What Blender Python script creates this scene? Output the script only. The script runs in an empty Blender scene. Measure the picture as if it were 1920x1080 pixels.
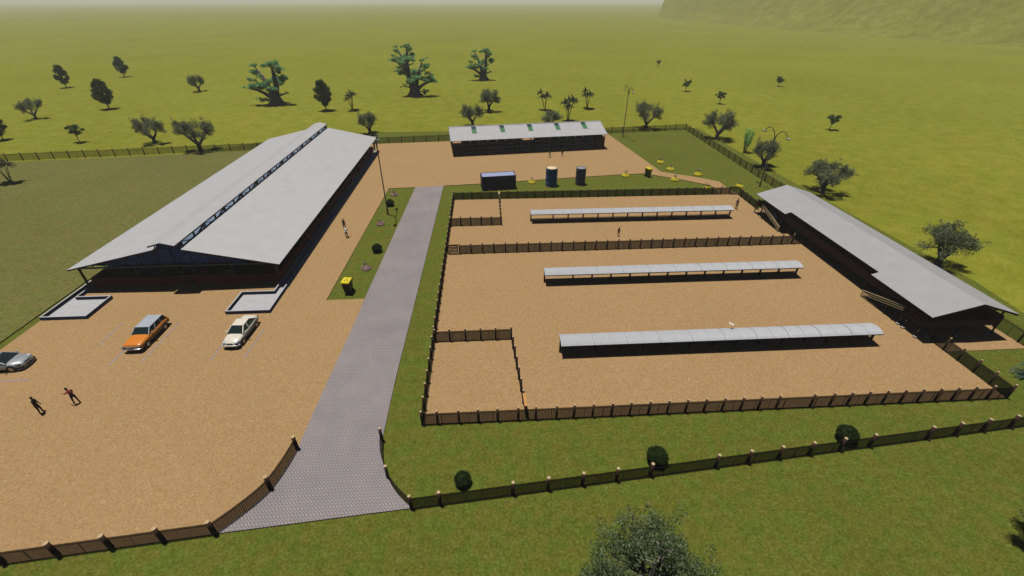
import bpy, bmesh, math, random
import numpy as np
from mathutils import Vector, Matrix, Quaternion
R = math.radians
scene = bpy.context.scene
col = scene.collection

# ------------------------------------------------------------------ camera
F_PX, HORIZON, CAM_H, YAW = 830.0, 1.5, 29.0, R(3.3)      # focal length (px of a 1920 px picture), horizon row, eye height, heading
PITCH = math.atan((540 - HORIZON) / F_PX)
cam_d = bpy.data.cameras.new("camera"); cam = bpy.data.objects.new("camera", cam_d); col.objects.link(cam)
cam_d.sensor_width = 36; cam_d.lens = F_PX / 1920 * 36
cam_d.clip_start = 0.5; cam_d.clip_end = 60000
cam.location = (0, 0, CAM_H); cam.rotation_euler = (math.pi / 2 - PITCH, 0, -YAW)
scene.camera = cam

# ------------------------------------------------------------------ light
SUN_DIR = Vector((0.13, -0.10, -1.0)).normalized()          # the way the light travels
w = bpy.data.worlds.new("World"); scene.world = w; w.use_nodes = True
nt = w.node_tree; nt.nodes.clear()
sky = nt.nodes.new("ShaderNodeTexSky"); sky.sky_type = 'NISHITA'; sky.sun_disc = False
sky.sun_elevation = math.asin(-SUN_DIR.z); sky.sun_rotation = math.atan2(-SUN_DIR.x, -SUN_DIR.y)
sky.air_density = 0.3; sky.dust_density = 0.3; sky.ozone_density = 1.0
bg = nt.nodes.new("ShaderNodeBackground"); bg.inputs[1].default_value = 0.05
wo = nt.nodes.new("ShaderNodeOutputWorld")
nt.links.new(sky.outputs[0], bg.inputs[0]); nt.links.new(bg.outputs[0], wo.inputs[0])
sun_d = bpy.data.lights.new("sun", 'SUN'); sun_d.energy = 5.0; sun_d.angle = R(0.5); sun_d.color = (1.0, 0.96, 0.90)
sun = bpy.data.objects.new("sun", sun_d); col.objects.link(sun)
sun.rotation_euler = SUN_DIR.to_track_quat('-Z', 'Y').to_euler(); sun.location = (-40, 40, 200)
scene.view_settings.view_transform = 'Standard'; scene.view_settings.look = 'None'
scene.view_settings.gamma = 1; scene.view_settings.use_curve_mapping = False
scene.view_settings.exposure = -0.3
scene.cycles.transparent_max_bounces = 16
scene.cycles.volume_bounces = 3
scene.cycles.diffuse_bounces = 0

# ------------------------------------------------------------------ ground survey: picture point -> site plan
_c, _s = math.cos(PITCH), math.sin(PITCH)
_cy, _sy = math.cos(YAW), math.sin(YAW)
def G(px, py, z=0.0):
    u, v = (px - 960) / F_PX, (py - 540) / F_PX
    d, f = -(_s + v * _c), _c - v * _s
    t = (z - CAM_H) / d
    x, y = u * t, f * t
    return Vector((x * _cy + y * _sy, -x * _sy + y * _cy, z))
def P(p):
    x = p[0] * _cy - p[1] * _sy; y = p[0] * _sy + p[1] * _cy; z = p[2] - CAM_H
    d = y * _c - z * _s
    return 960 + F_PX * x / d, 540 - F_PX * (y * _s + z * _c) / d
def height_of(base, top_y):
    b = G(*base); lo, hi = 0.0, 40.0
    for _ in range(50):
        m = (lo + hi) / 2
        if P((b.x, b.y, m))[1] > top_y: lo = m
        else: hi = m
    return lo

# ------------------------------------------------------------------ scene helpers
def tag(o, label=None, cat=None, group=None, kind=None):
    if label: o["label"] = label
    if cat: o["category"] = cat
    if group: o["group"] = group
    if kind: o["kind"] = kind
    return o
def thing(name, label, cat, loc=(0, 0, 0), rz=0.0, group=None, scale=None):
    o = bpy.data.objects.new(name, None); col.objects.link(o)
    o.location = loc; o.rotation_euler = (0, 0, rz); o.empty_display_size = 0.3
    if scale: o.scale = (scale, scale, scale) if not hasattr(scale, '__len__') else scale
    return tag(o, label, cat, group)
def inst(name, mesh, parent=None, loc=(0, 0, 0), rz=0.0, rot=None):
    o = bpy.data.objects.new(name, mesh); col.objects.link(o)
    if parent: o.parent = parent
    o.location = loc; o.rotation_euler = rot if rot else (0, 0, rz)
    return o
def children_of(o): return [c for c in bpy.data.objects if c.parent == o]
def copy_tree(o, parent=None):
    c = o.copy(); col.objects.link(c)
    if parent: c.parent = parent
    for ch in children_of(o): copy_tree(ch, c)
    return c

class MB:
    """collects shapes, then becomes one mesh"""
    def __init__(s): s.v = []; s.f = []; s.m = []; s.uv = {}; s.smooth = set()
    def add(s, vs, fs, mi=0, smooth=False):
        b = len(s.v); s.v += [tuple(v) for v in vs]
        for f in fs:
            if smooth: s.smooth.add(len(s.f))
            s.f.append(tuple(i + b for i in f)); s.m.append(mi)
        return s
    def box(s, x0, x1, y0, y1, z0, z1, mi=0, rz=0, o=(0, 0)):
        vs = [(x, y, z) for z in (z0, z1) for x, y in ((x0, y0), (x1, y0), (x1, y1), (x0, y1))]
        if rz:
            c, n = math.cos(rz), math.sin(rz)
            vs = [((x - o[0]) * c - (y - o[1]) * n + o[0], (x - o[0]) * n + (y - o[1]) * c + o[1], z) for x, y, z in vs]
        return s.add(vs, [(3, 2, 1, 0), (4, 5, 6, 7), (0, 1, 5, 4), (1, 2, 6, 5), (2, 3, 7, 6), (3, 0, 4, 7)], mi)
    def beam(s, p, q, w, h=None, mi=0, up=(0, 0, 1)):
        p, q = Vector(p), Vector(q); h = h or w
        d = (q - p).normalized(); u = Vector(up)
        if abs(d.dot(u)) > 0.98: u = Vector((0, 1, 0))
        a = d.cross(u).normalized(); b = a.cross(d).normalized()
        vs = [e + a * sx * w / 2 + b * sy * h / 2 for e in (p, q) for sx, sy in ((-1, -1), (1, -1), (1, 1), (-1, 1))]
        return s.add(vs, [(3, 2, 1, 0), (4, 5, 6, 7), (0, 1, 5, 4), (1, 2, 6, 5), (2, 3, 7, 6), (3, 0, 4, 7)], mi)
    def tube(s, pts, rad, n=8, mi=0, cap=True, capmi=None, smooth=True):
        pts = [Vector(p) for p in pts]
        if not hasattr(rad, '__len__'): rad = [rad] * len(pts)
        rings = []; ref = None
        for i, p in enumerate(pts):
            d = (pts[min(i + 1, len(pts) - 1)] - pts[max(i - 1, 0)]).normalized()
            if ref is None:
                ref = Vector((1, 0, 0)) if abs(d.x) < 0.9 else Vector((0, 1, 0))
            a = (ref - d * ref.dot(d)).normalized(); b = d.cross(a); ref = a
            rings.append([p + (a * math.cos(2 * math.pi * k / n) + b * math.sin(2 * math.pi * k / n)) * rad[i] for k in range(n)])
        vs = [v for r in rings for v in r]; fs = []
        for i in range(len(pts) - 1):
            for k in range(n):
                k2 = (k + 1) % n
                fs.append((i * n + k, i * n + k2, (i + 1) * n + k2, (i + 1) * n + k))
        s.add(vs, fs, mi, smooth)
        if cap:
            b = len(s.v) - len(vs)
            s.f.append(tuple(b + k for k in reversed(range(n)))); s.m.append(mi)
            s.f.append(tuple(b + (len(pts) - 1) * n + k for k in range(n))); s.m.append(mi if capmi is None else capmi)
        return s
    def cyl(s, x, y, z0, z1, r0, r1=None, n=12, mi=0, capmi=None):
        return s.tube([(x, y, z0), (x, y, z1)], [r0, r0 if r1 is None else r1], n, mi, True, capmi)
    def ell(s, c, r, n=10, m=7, mi=0):
        vs = []; fs = []
        for i in range(m + 1):
            t = math.pi * i / m
            for k in range(n):
                a = 2 * math.pi * k / n
                vs.append((c[0] + r[0] * math.sin(t) * math.cos(a), c[1] + r[1] * math.sin(t) * math.sin(a), c[2] + r[2] * math.cos(t)))
        for i in range(m):
            for k in range(n):
                k2 = (k + 1) % n
                fs.append((i * n + k, (i + 1) * n + k, (i + 1) * n + k2, i * n + k2))
        return s.add(vs, fs, mi, True)
    def slab(s, poly, z0, z1, mi=0):
        n = len(poly); poly = [(p[0], p[1]) for p in poly]
        ar = sum(poly[i][0] * poly[(i + 1) % n][1] - poly[(i + 1) % n][0] * poly[i][1] for i in range(n))
        if ar < 0: poly = poly[::-1]
        vs = [(x, y, z0) for x, y in poly] + [(x, y, z1) for x, y in poly]
        fs = [tuple(range(n, 2 * n)), tuple(reversed(range(n)))] + [(i, (i + 1) % n, (i + 1) % n + n, i + n) for i in range(n)]
        return s.add(vs, fs, mi)
    def mesh(s, name, mats):
        me = bpy.data.meshes.new(name); me.from_pydata(s.v, [], s.f)
        for m in (mats if isinstance(mats, (list, tuple)) else [mats]): me.materials.append(m)
        if len(me.materials) > 1: me.polygons.foreach_set("material_index", s.m)
        if s.smooth:
            me.polygons.foreach_set("use_smooth", [i in s.smooth for i in range(len(s.f))])
        me.update(); return me
    def build(s, name, mats, parent=None, loc=(0, 0, 0), rz=0.0):
        return inst(name, s.mesh(name, mats), parent, loc, rz)

# ------------------------------------------------------------------ materials
def nmat(name):
    m = bpy.data.materials.new(name); m.use_nodes = True
    return m, m.node_tree, m.node_tree.nodes["Principled BSDF"]
def node(t, kind, **kw):
    n = t.nodes.new(kind)
    for k, v in kw.items():
        if k.startswith('i_'): n.inputs[k[2:].replace('_', ' ')].default_value = v
        else: setattr(n, k, v)
    return n
def noise(t, scale, detail=3, rough=0.6, vec=None):
    n = node(t, "ShaderNodeTexNoise"); n.inputs["Scale"].default_value = scale
    n.inputs["Detail"].default_value = detail; n.inputs["Roughness"].default_value = rough
    if vec is not None: t.links.new(vec, n.inputs["Vector"])
    return n.outputs["Fac"]
def ramp(t, fac, stops):
    r = node(t, "ShaderNodeValToRGB"); e = r.color_ramp.elements
    e[0].position, e[0].color = stops[0][0], (*stops[0][1], 1)
    e[1].position, e[1].color = stops[-1][0], (*stops[-1][1], 1)
    for p, c in stops[1:-1]:
        x = e.new(p); x.color = (*c, 1)
    t.links.new(fac, r.inputs[0]); return r.outputs[0]
def mix(t, fac, a, b, mode='MIX'):
    m = node(t, "ShaderNodeMix", data_type='RGBA', blend_type=mode)
    for sock, val in ((m.inputs[0], fac), (m.inputs[6], a), (m.inputs[7], b)):
        if hasattr(val, 'default_value'): t.links.new(val, sock)
        else: sock.default_value = val if not isinstance(val, tuple) else (*val, 1)
    return m.outputs[2]
def math_n(t, op, a, b=None, c=None):
    m = node(t, "ShaderNodeMath", operation=op)
    for i, v in enumerate((a, b, c)):
        if v is None: continue
        if hasattr(v, 'default_value'): t.links.new(v, m.inputs[i])
        else: m.inputs[i].default_value = v
    return m.outputs[0]
def sc(c, k): return tuple(min(1, x * k) for x in c)
def mat(name, c, rough=0.8, var=0.15, scale=4.0, metallic=0.0, spec=0.3, bump=0.0, fine=None):
    m, t, b = nmat(name)
    tc = node(t, "ShaderNodeTexCoord").outputs["Object"]
    f = noise(t, scale, 4, 0.65, tc)
    cc = ramp(t, f, [(0.3, sc(c, 1 - var)), (0.7, sc(c, 1 + var))])
    t.links.new(cc, b.inputs["Base Color"])
    b.inputs["Roughness"].default_value = rough; b.inputs["Metallic"].default_value = metallic
    b.inputs["Specular IOR Level"].default_value = spec
    if bump:
        bn = node(t, "ShaderNodeBump"); bn.inputs["Strength"].default_value = bump; bn.inputs["Distance"].default_value = 0.05
        t.links.new(noise(t, fine or scale * 6, 4, 0.7, tc), bn.inputs["Height"]); t.links.new(bn.outputs[0], b.inputs["Normal"])
    return m
def ground_mat(name, dark, mid, light, big=0.05, bigamt=0.25, bump=0.4, speck=None, fine=9.0, coarse=1.3, hue=None, huescale=1.5, wts=(.62, .38), stops=(.36, .5, .64)):
    m, t, b = nmat(name)
    tc = node(t, "ShaderNodeTexCoord").outputs["Object"]
    f1 = noise(t, fine, 5, 0.75, tc); f2 = noise(t, coarse, 4, 0.6, tc); f3 = noise(t, big, 4, 0.55, tc)
    f = math_n(t, 'ADD', math_n(t, 'MULTIPLY', f1, wts[0]), math_n(t, 'MULTIPLY', f2, wts[1]))
    c = ramp(t, f, [(stops[0], dark), (stops[1], mid), (stops[2], light)])
    if hue:
        hf = ramp(t, noise(t, huescale, 3, 0.6, tc), [(0.40, (0, 0, 0)), (0.60, (1, 1, 1))])
        c = mix(t, hf, c, mix(t, 1.0, c, hue, 'MULTIPLY'))
    k = math_n(t, 'MULTIPLY_ADD', f3, 2 * bigamt, 1 - bigamt)
    kk = node(t, "ShaderNodeCombineColor")
    for i in range(3): t.links.new(k, kk.inputs[i])
    c = mix(t, 1.0, c, kk.outputs[0], 'MULTIPLY')
    if speck:
        s = noise(t, 5.0, 2, 0.5, tc)
        sf = ramp(t, s, [(0.66, (0, 0, 0)), (0.74, (1, 1, 1))])
        c = mix(t, math_n(t, 'MULTIPLY', sf, 0.6), c, speck)
    t.links.new(c, b.inputs["Base Color"])
    b.inputs["Roughness"].default_value = 0.95; b.inputs["Specular IOR Level"].default_value = 0.05
    if bump:
        bn = node(t, "ShaderNodeBump"); bn.inputs["Strength"].default_value = bump; bn.inputs["Distance"].default_value = 0.08
        t.links.new(f1, bn.inputs["Height"]); t.links.new(bn.outputs[0], b.inputs["Normal"])
    return m
def leaf_mat(name, dark, mid, light, rough=0.6, trans=0.38):
    m, t, b = nmat(name)
    g = node(t, "ShaderNodeNewGeometry"); rnd = g.outputs["Random Per Island"]
    t.links.new(ramp(t, rnd, [(0.0, dark), (0.5, mid), (1.0, light)]), b.inputs["Base Color"])
    b.inputs["Roughness"].default_value = rough; b.inputs["Specular IOR Level"].default_value = 0.2
    tr = node(t, "ShaderNodeBsdfTranslucent"); t.links.new(b.inputs["Base Color"].links[0].from_socket, tr.inputs[0])
    ms = node(t, "ShaderNodeMixShader"); ms.inputs[0].default_value = trans
    t.links.new(b.outputs[0], ms.inputs[1]); t.links.new(tr.outputs[0], ms.inputs[2])
    t.links.new(ms.outputs[0], t.nodes["Material Output"].inputs["Surface"])
    return m
def paver_mat():
    m, t, b = nmat("driveway_pavers")
    tc = node(t, "ShaderNodeTexCoord").outputs["Object"]
    mp = node(t, "ShaderNodeMapping"); mp.inputs["Scale"].default_value = (6.0, 6.0, 6.0); mp.inputs["Rotation"].default_value = (0, 0, R(45))
    t.links.new(tc, mp.inputs["Vector"])
    sp = node(t, "ShaderNodeSeparateXYZ"); t.links.new(mp.outputs[0], sp.inputs[0])
    x, y = sp.outputs[0], sp.outputs[1]
    ix, iy = math_n(t, 'FLOOR', x), math_n(t, 'FLOOR', y); fx, fy = math_n(t, 'FRACT', x), math_n(t, 'FRACT', y)
    k = math_n(t, 'FLOORED_MODULO', math_n(t, 'SUBTRACT', ix, iy), 4.0)
    def off(d, kk): return math_n(t, 'ADD', d, math_n(t, 'MULTIPLY', math_n(t, 'COMPARE', k, float(kk), 0.1), 9.0))
    d = math_n(t, 'MINIMUM', math_n(t, 'MINIMUM', off(fx, 1), off(math_n(t, 'SUBTRACT', 1.0, fx), 0)),
               math_n(t, 'MINIMUM', off(fy, 2), off(math_n(t, 'SUBTRACT', 1.0, fy), 3)))
    joint = math_n(t, 'LESS_THAN', d, 0.09)
    vert = math_n(t, 'GREATER_THAN', k, 1.5)
    n1 = noise(t, 0.9, 3, 0.6, tc); n2 = noise(t, 14.0, 3, 0.6, tc)
    c = ramp(t, n1, [(0.35, (0.268, 0.252, 0.248)), (0.65, (0.306, 0.258, 0.246))])
    c = mix(t, math_n(t, 'MULTIPLY', vert, 0.35), c, (0.245, 0.234, 0.236))
    c = mix(t, math_n(t, 'MULTIPLY', n2, 0.3), c, (0.38, 0.35, 0.37))
    n3 = noise(t, 0.22, 3, 0.6, tc)
    c = mix(t, 1.0, c, ramp(t, n3, [(0.35, (0.88, 0.88, 0.89)), (0.65, (1.06, 1.05, 1.04))]), 'MULTIPLY')
    c = mix(t, joint, c, (0.09, 0.075, 0.085))
    t.links.new(c, b.inputs["Base Color"]); b.inputs["Roughness"].default_value = 0.85; b.inputs["Specular IOR Level"].default_value = 0.15
    return m
def net_mat(name, k):
    m, t, b = nmat(name)
    uv = node(t, "ShaderNodeUVMap").outputs[0]
    sp = node(t, "ShaderNodeSeparateXYZ"); t.links.new(uv, sp.inputs[0])
    fr = math_n(t, 'FRACT', math_n(t, 'MULTIPLY', sp.outputs[0], 8.0))
    bar = math_n(t, 'LESS_THAN', fr, 0.55)
    op = math_n(t, 'MULTIPLY_ADD', bar, 0.16 * k, 0.76 * k)
    b.inputs["Base Color"].default_value = (0.012, 0.010, 0.008, 1); b.inputs["Roughness"].default_value = 0.9
    b.inputs["Specular IOR Level"].default_value = 0.05
    t.links.new(op, b.inputs["Alpha"])
    return m
def brick_mat():
    m, t, b = nmat("red_brick")
    tc = node(t, "ShaderNodeTexCoord").outputs["Object"]
    sp = node(t, "ShaderNodeSeparateXYZ"); t.links.new(tc, sp.inputs[0])
    cx = node(t, "ShaderNodeCombineXYZ")
    t.links.new(math_n(t, 'ADD', sp.outputs[0], sp.outputs[1]), cx.inputs[0]); t.links.new(sp.outputs[2], cx.inputs[1])
    br = node(t, "ShaderNodeTexBrick"); br.inputs["Scale"].default_value = 1.0
    br.inputs["Brick Width"].default_value = 0.45; br.inputs["Row Height"].default_value = 0.15; br.inputs["Mortar Size"].default_value = 0.012
    br.inputs["Color1"].default_value = (0.42, 0.055, 0.025, 1); br.inputs["Color2"].default_value = (0.34, 0.042, 0.019, 1); br.inputs["Mortar"].default_value = (0.18, 0.03, 0.018, 1)
    t.links.new(cx.outputs[0], br.inputs[0])
    t.links.new(br.outputs[0], b.inputs["Base Color"]); b.inputs["Roughness"].default_value = 0.9
    return m

M = {}
M['terrain'] = ground_mat("open_grassland", (0.128, 0.144, 0.009), (0.186, 0.199, 0.018), (0.250, 0.242, 0.036), big=0.018, bigamt=0.20, bump=0.3, fine=1.6, coarse=0.30, hue=(1.03, 0.985, 1.05), huescale=0.12)
M['lawn'] = ground_mat("mown_lawn", (0.050, 0.059, 0.006), (0.110, 0.112, 0.016), (0.200, 0.184, 0.047), big=0.12, bigamt=0.14, bump=0.5, fine=5.5, coarse=1.6, hue=(0.82, 1.06, 0.9), huescale=0.7, wts=(.75, .25), stops=(.33, .5, .67))
M['olive'] = ground_mat("dry_field", (0.085, 0.078, 0.020), (0.138, 0.126, 0.038), (0.195, 0.170, 0.066), big=0.08, bigamt=0.12, bump=0.4, fine=5.0, coarse=1.5, hue=(0.88, 1.05, 0.85), huescale=0.5, wts=(.75, .25))
M['sand'] = ground_mat("yard_sand", (0.215, 0.120, 0.050), (0.348, 0.216, 0.104), (0.465, 0.312, 0.165), big=0.10, bigamt=0.06, bump=0.3, speck=(0.50, 0.39, 0.24), fine=8.0, coarse=3.2, hue=(0.985, 1.015, 0.95), huescale=0.8, wts=(.8, .2), stops=(.28, .5, .72))
M['pavers'] = paver_mat()
M['net'] = net_mat("fence_netting", 1.0); M['net_thin'] = net_mat("thin_fence_netting", 0.62)
M['brick'] = brick_mat()
M['roof'] = mat("roof_sheeting", (0.42, 0.42, 0.425), 0.55, 0.05, 0.6, 0.0, 0.25)
M['galv'] = mat("galvanised_sheet", (0.42, 0.43, 0.455), 0.5, 0.06, 1.5, 0.0, 0.3)
M['timber'] = mat("dark_timber", (0.085, 0.045, 0.028), 0.85, 0.3, 6, 0, 0.15)
M['post'] = mat("creosoted_post", (0.070, 0.036, 0.024), 0.9, 0.3, 8, 0, 0.1)
M['cut'] = mat("cut_timber", (0.46, 0.34, 0.20), 0.8, 0.1, 10)
M['lath'] = mat("pale_timber", (0.52, 0.38, 0.20), 0.8, 0.15, 8)
M['sunlit_wood'] = mat("sunlit_orange_timber", (0.50, 0.25, 0.085), 0.8, 0.15, 8)  # timber with the sun on it put into the colour
M['brown'] = mat("brown_boards", (0.25, 0.088, 0.040), 0.85, 0.25, 3)
M['steel'] = mat("dark_steel", (0.030, 0.026, 0.024), 0.6, 0.2, 6, 0, 0.3)
M['green_steel'] = mat("grey_green_steel", (0.30, 0.31, 0.25), 0.6, 0.1, 4)
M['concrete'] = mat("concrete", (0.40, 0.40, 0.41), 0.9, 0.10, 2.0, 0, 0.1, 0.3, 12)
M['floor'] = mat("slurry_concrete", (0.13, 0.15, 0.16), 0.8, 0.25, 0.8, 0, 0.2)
M['roof_b'] = mat("darker_roof_sheeting", (0.335, 0.335, 0.340), 0.55, 0.05, 0.6, 0.0, 0.25)  # even tone, darker than the other roof sheeting
M['blue_lit'] = mat("lit_blue_sheeting", (0.42, 0.58, 0.86), 0.14, 0.30, 0.12, 0.85, 0.5)  # the gable sheeting again, coloured paler for light in the ridge slot
M['blue_sheet'] = mat("blue_sheeting", (0.13, 0.22, 0.50), 0.5, 0.2, 0.7)
M['glass'] = mat("car_glass", (0.012, 0.022, 0.022), 0.08, 0.1, 2, 0, 0.6)
M['rubber'] = mat("tyre_rubber", (0.012, 0.012, 0.012), 0.8, 0.1, 8)
M['rim'] = mat("wheel_alloy", (0.45, 0.45, 0.45), 0.35, 0.1, 8, 0.6, 0.5)
M['chrome'] = mat("chrome", (0.55, 0.56, 0.58), 0.2, 0.05, 8, 0.8, 0.5)
M['black'] = mat("black_plastic", (0.010, 0.010, 0.011), 0.6, 0.2, 8)
# ================================================================== THE SETTING
def struct(name, mb, m): return tag(mb.build(name, m), kind='structure')
rng = random.Random(7)
def xy(*pts): return [G(*p)[:2] for p in pts]

# open plain: rings out to the horizon, with the hill rising at the back right
mb = MB()
radii = [0.0, 60, 130, 240, 400, 700, 1200, 2200, 4500, 8000, 12500]
n = 72
vs = [(0, 0, -0.04)]; fs = []
for r in radii[1:]:
    for k in range(n):
        a = 2 * math.pi * k / n; vs.append((r * math.cos(a), r * math.sin(a), -0.04))
for k in range(n): fs.append((0, 1 + k, 1 + (k + 1) % n))
for i in range(len(radii) - 2):
    for k in range(n):
        a, b2 = 1 + i * n + k, 1 + i * n + (k + 1) % n
        fs.append((a, a + n, b2 + n, b2))
mb.add(vs, fs)
struct("grassland", mb, M['terrain'])

# hill: a long steep grassy slope; its foot follows the line seen on the plain
foot = [G(1233, 34), G(1300, 41), G(1400, 50), G(1560, 63), G(1700, 74), G(1920, 90), G(2300, 118), G(2900, 160)]
foot = [Vector((p.x, p.y)) for p in foot]
fine = []
for i in range(len(foot) - 1):
    k = 40 if i == 0 else 14
    for j in range(k): fine.append(foot[i].lerp(foot[i + 1], (j / k) ** (1.8 if i == 0 else 1)))
fine.append(foot[-1])
hv = []; hf = []
run = [0.0]
for a, b in zip(fine, fine[1:]): run.append(run[-1] + (b - a).length)
prof = [(0, -0.6), (18, 2), (45, 12), (85, 34), (130, 48), (200, 57), (330, 62), (500, 54), (700, 20), (800, -1)]
prof2 = []
for i in range(len(prof) - 1):
    for j in range(5):
        t = j / 5; prof2.append((prof[i][0] + (prof[i + 1][0] - prof[i][0]) * t, prof[i][1] + (prof[i + 1][1] - prof[i][1]) * t))
prof2.append(prof[-1])
nr = len(prof2)
d_far = foot[0].normalized(); d_near = Vector((0.72, 0.70)).normalized()
for p, l in zip(fine, run):
    s = l / run[-1]; L = 1.9 - 1.3 * s
    up = (d_far * (1 - s ** .5) + d_near * s ** .5).normalized()
    for d, h in prof2:
        q = p + up * d * (0.6 + 0.4 * L)
        z = -0.6 + (h + 0.6) * (0.92 + 0.04 * L)
        z += (math.sin(q.x * 0.021 + q.y * 0.013) + math.sin(q.x * 0.043 - q.y * 0.031 + 1)) * min(3.0, max(0, h) * 0.06)
        hv.append((q.x, q.y, min(z, -0.6 + 3.2 * l)))
for i in range(len(fine) - 1):
    for j in range(nr - 1):
        a = i * nr + j; hf.append((a, a + nr, a + nr + 1, a + 1))
mb = MB().add(hv, hf, 0, True)
M['hill'] = ground_mat("hill_grass", (0.120, 0.125, 0.010), (0.176, 0.178, 0.020), (0.245, 0.232, 0.045), big=0.02, bigamt=0.30, bump=0.6, fine=0.45, coarse=0.10, wts=(.5, .5))
struct("hill", mb, M['hill'])

# lawns: everything inside (and just outside) the boundary fence
lawn = xy((340, 262), (560, 256), (700, 248), (845, 246), (1150, 243), (1292, 238.5), (1310, 241), (1502, 350), (1830, 528), (1915, 584))
lawn = [(-130, 60)] + [tuple(p) for p in lawn[1:]] + [(57, 27), (140, 27), (140, -70), (-130, -70)]
struct("lawn", MB().slab(lawn, -0.03, 0.0), M['lawn'])
struct("dry_field", MB().slab([(-49.54, 0), (-49.54, 105.5), (-75, 103.0), (-130, 96.5), (-130, 0)], 0.0, 0.12), M['olive'])

# curved entrance edges, shared by paving, sand and wing fences
def smooth(pts, n=6):
    out = []
    for i in range(len(pts) - 1):
        p0, p1, p2, p3 = pts[max(i - 1, 0)], pts[i], pts[i + 1], pts[min(i + 2, len(pts) - 1)]
        for j in range(n):
            t = j / n
            out.append(tuple(0.5 * (2 * b + (c - a) * t + (2 * a - 5 * b + 4 * c - d) * t * t + (3 * b - a - 3 * c + d) * t ** 3) for a, b, c, d in zip(p0, p1, p2, p3)))
    out.append(tuple(pts[-1])); return out
wingL = smooth([tuple(p) for p in xy((404, 1002), (455, 965), (503, 924), (536, 880), (558.5, 842))])
wingR = smooth([tuple(p) for p in xy((771.9, 954), (744, 925), (728.5, 898), (717, 862), (717, 826))])
drv_left = xy((590, 770), (668, 600)) + [Vector((-14.59, 43.23)), Vector((-13.29, 79.66))]
drv_right = [Vector((-8.13, 80.2))] + xy((770, 600), (741, 715))
drive = [tuple(p) for p in wingL] + [tuple(p) for p in drv_left] + [tuple(p) for p in drv_right] + [tuple(p) for p in wingR[::-1]]
struct("driveway", MB().slab(drive, 0.0, 0.10), M['pavers'])
yard = ([(-48.45, 13.7), (-31.0, 15.25)] + [tuple(p) for p in wingL] + [tuple(p) for p in drv_left[:2]] +
        [(-14.60, 43.20), (-18.93, 43.15), (-18.11, 79.42), (-13.29, 79.68), (-8.13, 80.22)] +
        [tuple(p) for p in xy((905, 345), (1000, 338.5), (1160, 328), (1208, 326), (1270, 336), (1332, 348.3), (1350, 366), (1383, 364.5), (1359, 350), (1348, 341), (1300, 332), (1240, 323))] +
        [(31.58, 115.8), (-8.67, 111.4), (-27.2, 110.0), (-40, 108.6), (-49.2, 107.0), (-49.2, 44.95), (-48.52, 40.8)])
mb = MB().slab(yard, 0.0, 0.097)
struct("sand_yard", mb, M['sand'])
struct("paddock", MB().slab([(-5.88, 24.55), (44.42, 24.55), (44.42, 73.0), (-5.88, 73.2)], 0.0, 0.06), M['sand'])
struct("sand_apron", MB().slab([(44.44, 30.62), (53.1, 30.62), (53.1, 66.5), (44.44, 66.5)], 0.0, 0.055), M['sand'])

# parking lines, worn into the sand
mp, t, b = nmat("worn_line_paint")
tc = node(t, "ShaderNodeTexCoord").outputs["Object"]
b.inputs["Base Color"].default_value = (0.34, 0.29, 0.36, 1); b.inputs["Roughness"].default_value = 0.9
t.links.new(ramp(t, noise(t, 7, 4, 0.7, tc), [(0.36, (0, 0, 0)), (0.56, (0.8, 0.8, 0.8))]), b.inputs["Alpha"])
for a, c2 in (((229, 606), (184, 648)), ((335, 606), (264, 680)), ((233, 657), (204, 684)), ((495.6, 616), (457.7, 671.6)), ((420, 642), (395, 674.5)), ((0, 715), (56, 712)), ((-90, 719), (0, 715))):
    p, q = G(*a, 0.1), G(*c2, 0.1); d = (q - p).normalized(); s = Vector((-d.y, d.x, 0)) * 0.09
    mb = MB().add([(v.x, v.y, 0.1015) for v in (p - s, q - s, q + s, p + s)], [(0, 1, 2, 3)])
    struct("parking_line", mb, mp)
# ================================================================== BUILDINGS
def corrug(mb, p00, p10, p11, p01, pitch, amp, thick=0.05, mi=0):
    """sheet from p00..p01 along the ridge direction, ribs running p00->p10; a trapezoid profile with an underside"""
    p00, p10, p11, p01 = map(Vector, (p00, p10, p11, p01))
    L = (p01 - p00).length; nrib = max(2, int(L / pitch)); nrm = (p10 - p00).cross(p01 - p00).normalized()
    if nrm.z < 0: nrm = -nrm
    ts = []
    for i in range(nrib):
        for o, h in ((0.0, 0), (0.3, 0), (0.42, 1), (0.88, 1)): ts.append(((i + o) / nrib, h))
    ts.append((1.0, 0))
    vs = []; fs = []
    for t, h in ts:
        a, b2 = p00.lerp(p01, t) + nrm * h * amp, p10.lerp(p11, t) + nrm * h * amp
        vs += [a, b2]
    k = len(ts)
    for i in range(k - 1): fs.append((2 * i, 2 * i + 1, 2 * i + 3, 2 * i + 2))
    b0 = len(vs); dn = nrm * -thick
    vs += [p00 + dn, p10 + dn, p11 + dn, p01 + dn]
    fs += [(b0, b0 + 3, b0 + 2, b0 + 1), (0, b0, b0 + 1, 1), (2 * k - 2, 2 * k - 1, b0 + 2, b0 + 3)]
    vs2 = vs
    fs += [tuple([b0] + [2 * i for i in range(k)] + [b0 + 3])[::-1], tuple([b0 + 1] + [2 * i + 1 for i in range(k)] + [b0 + 2])]
    return mb.add(vs2, fs, mi)

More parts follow.
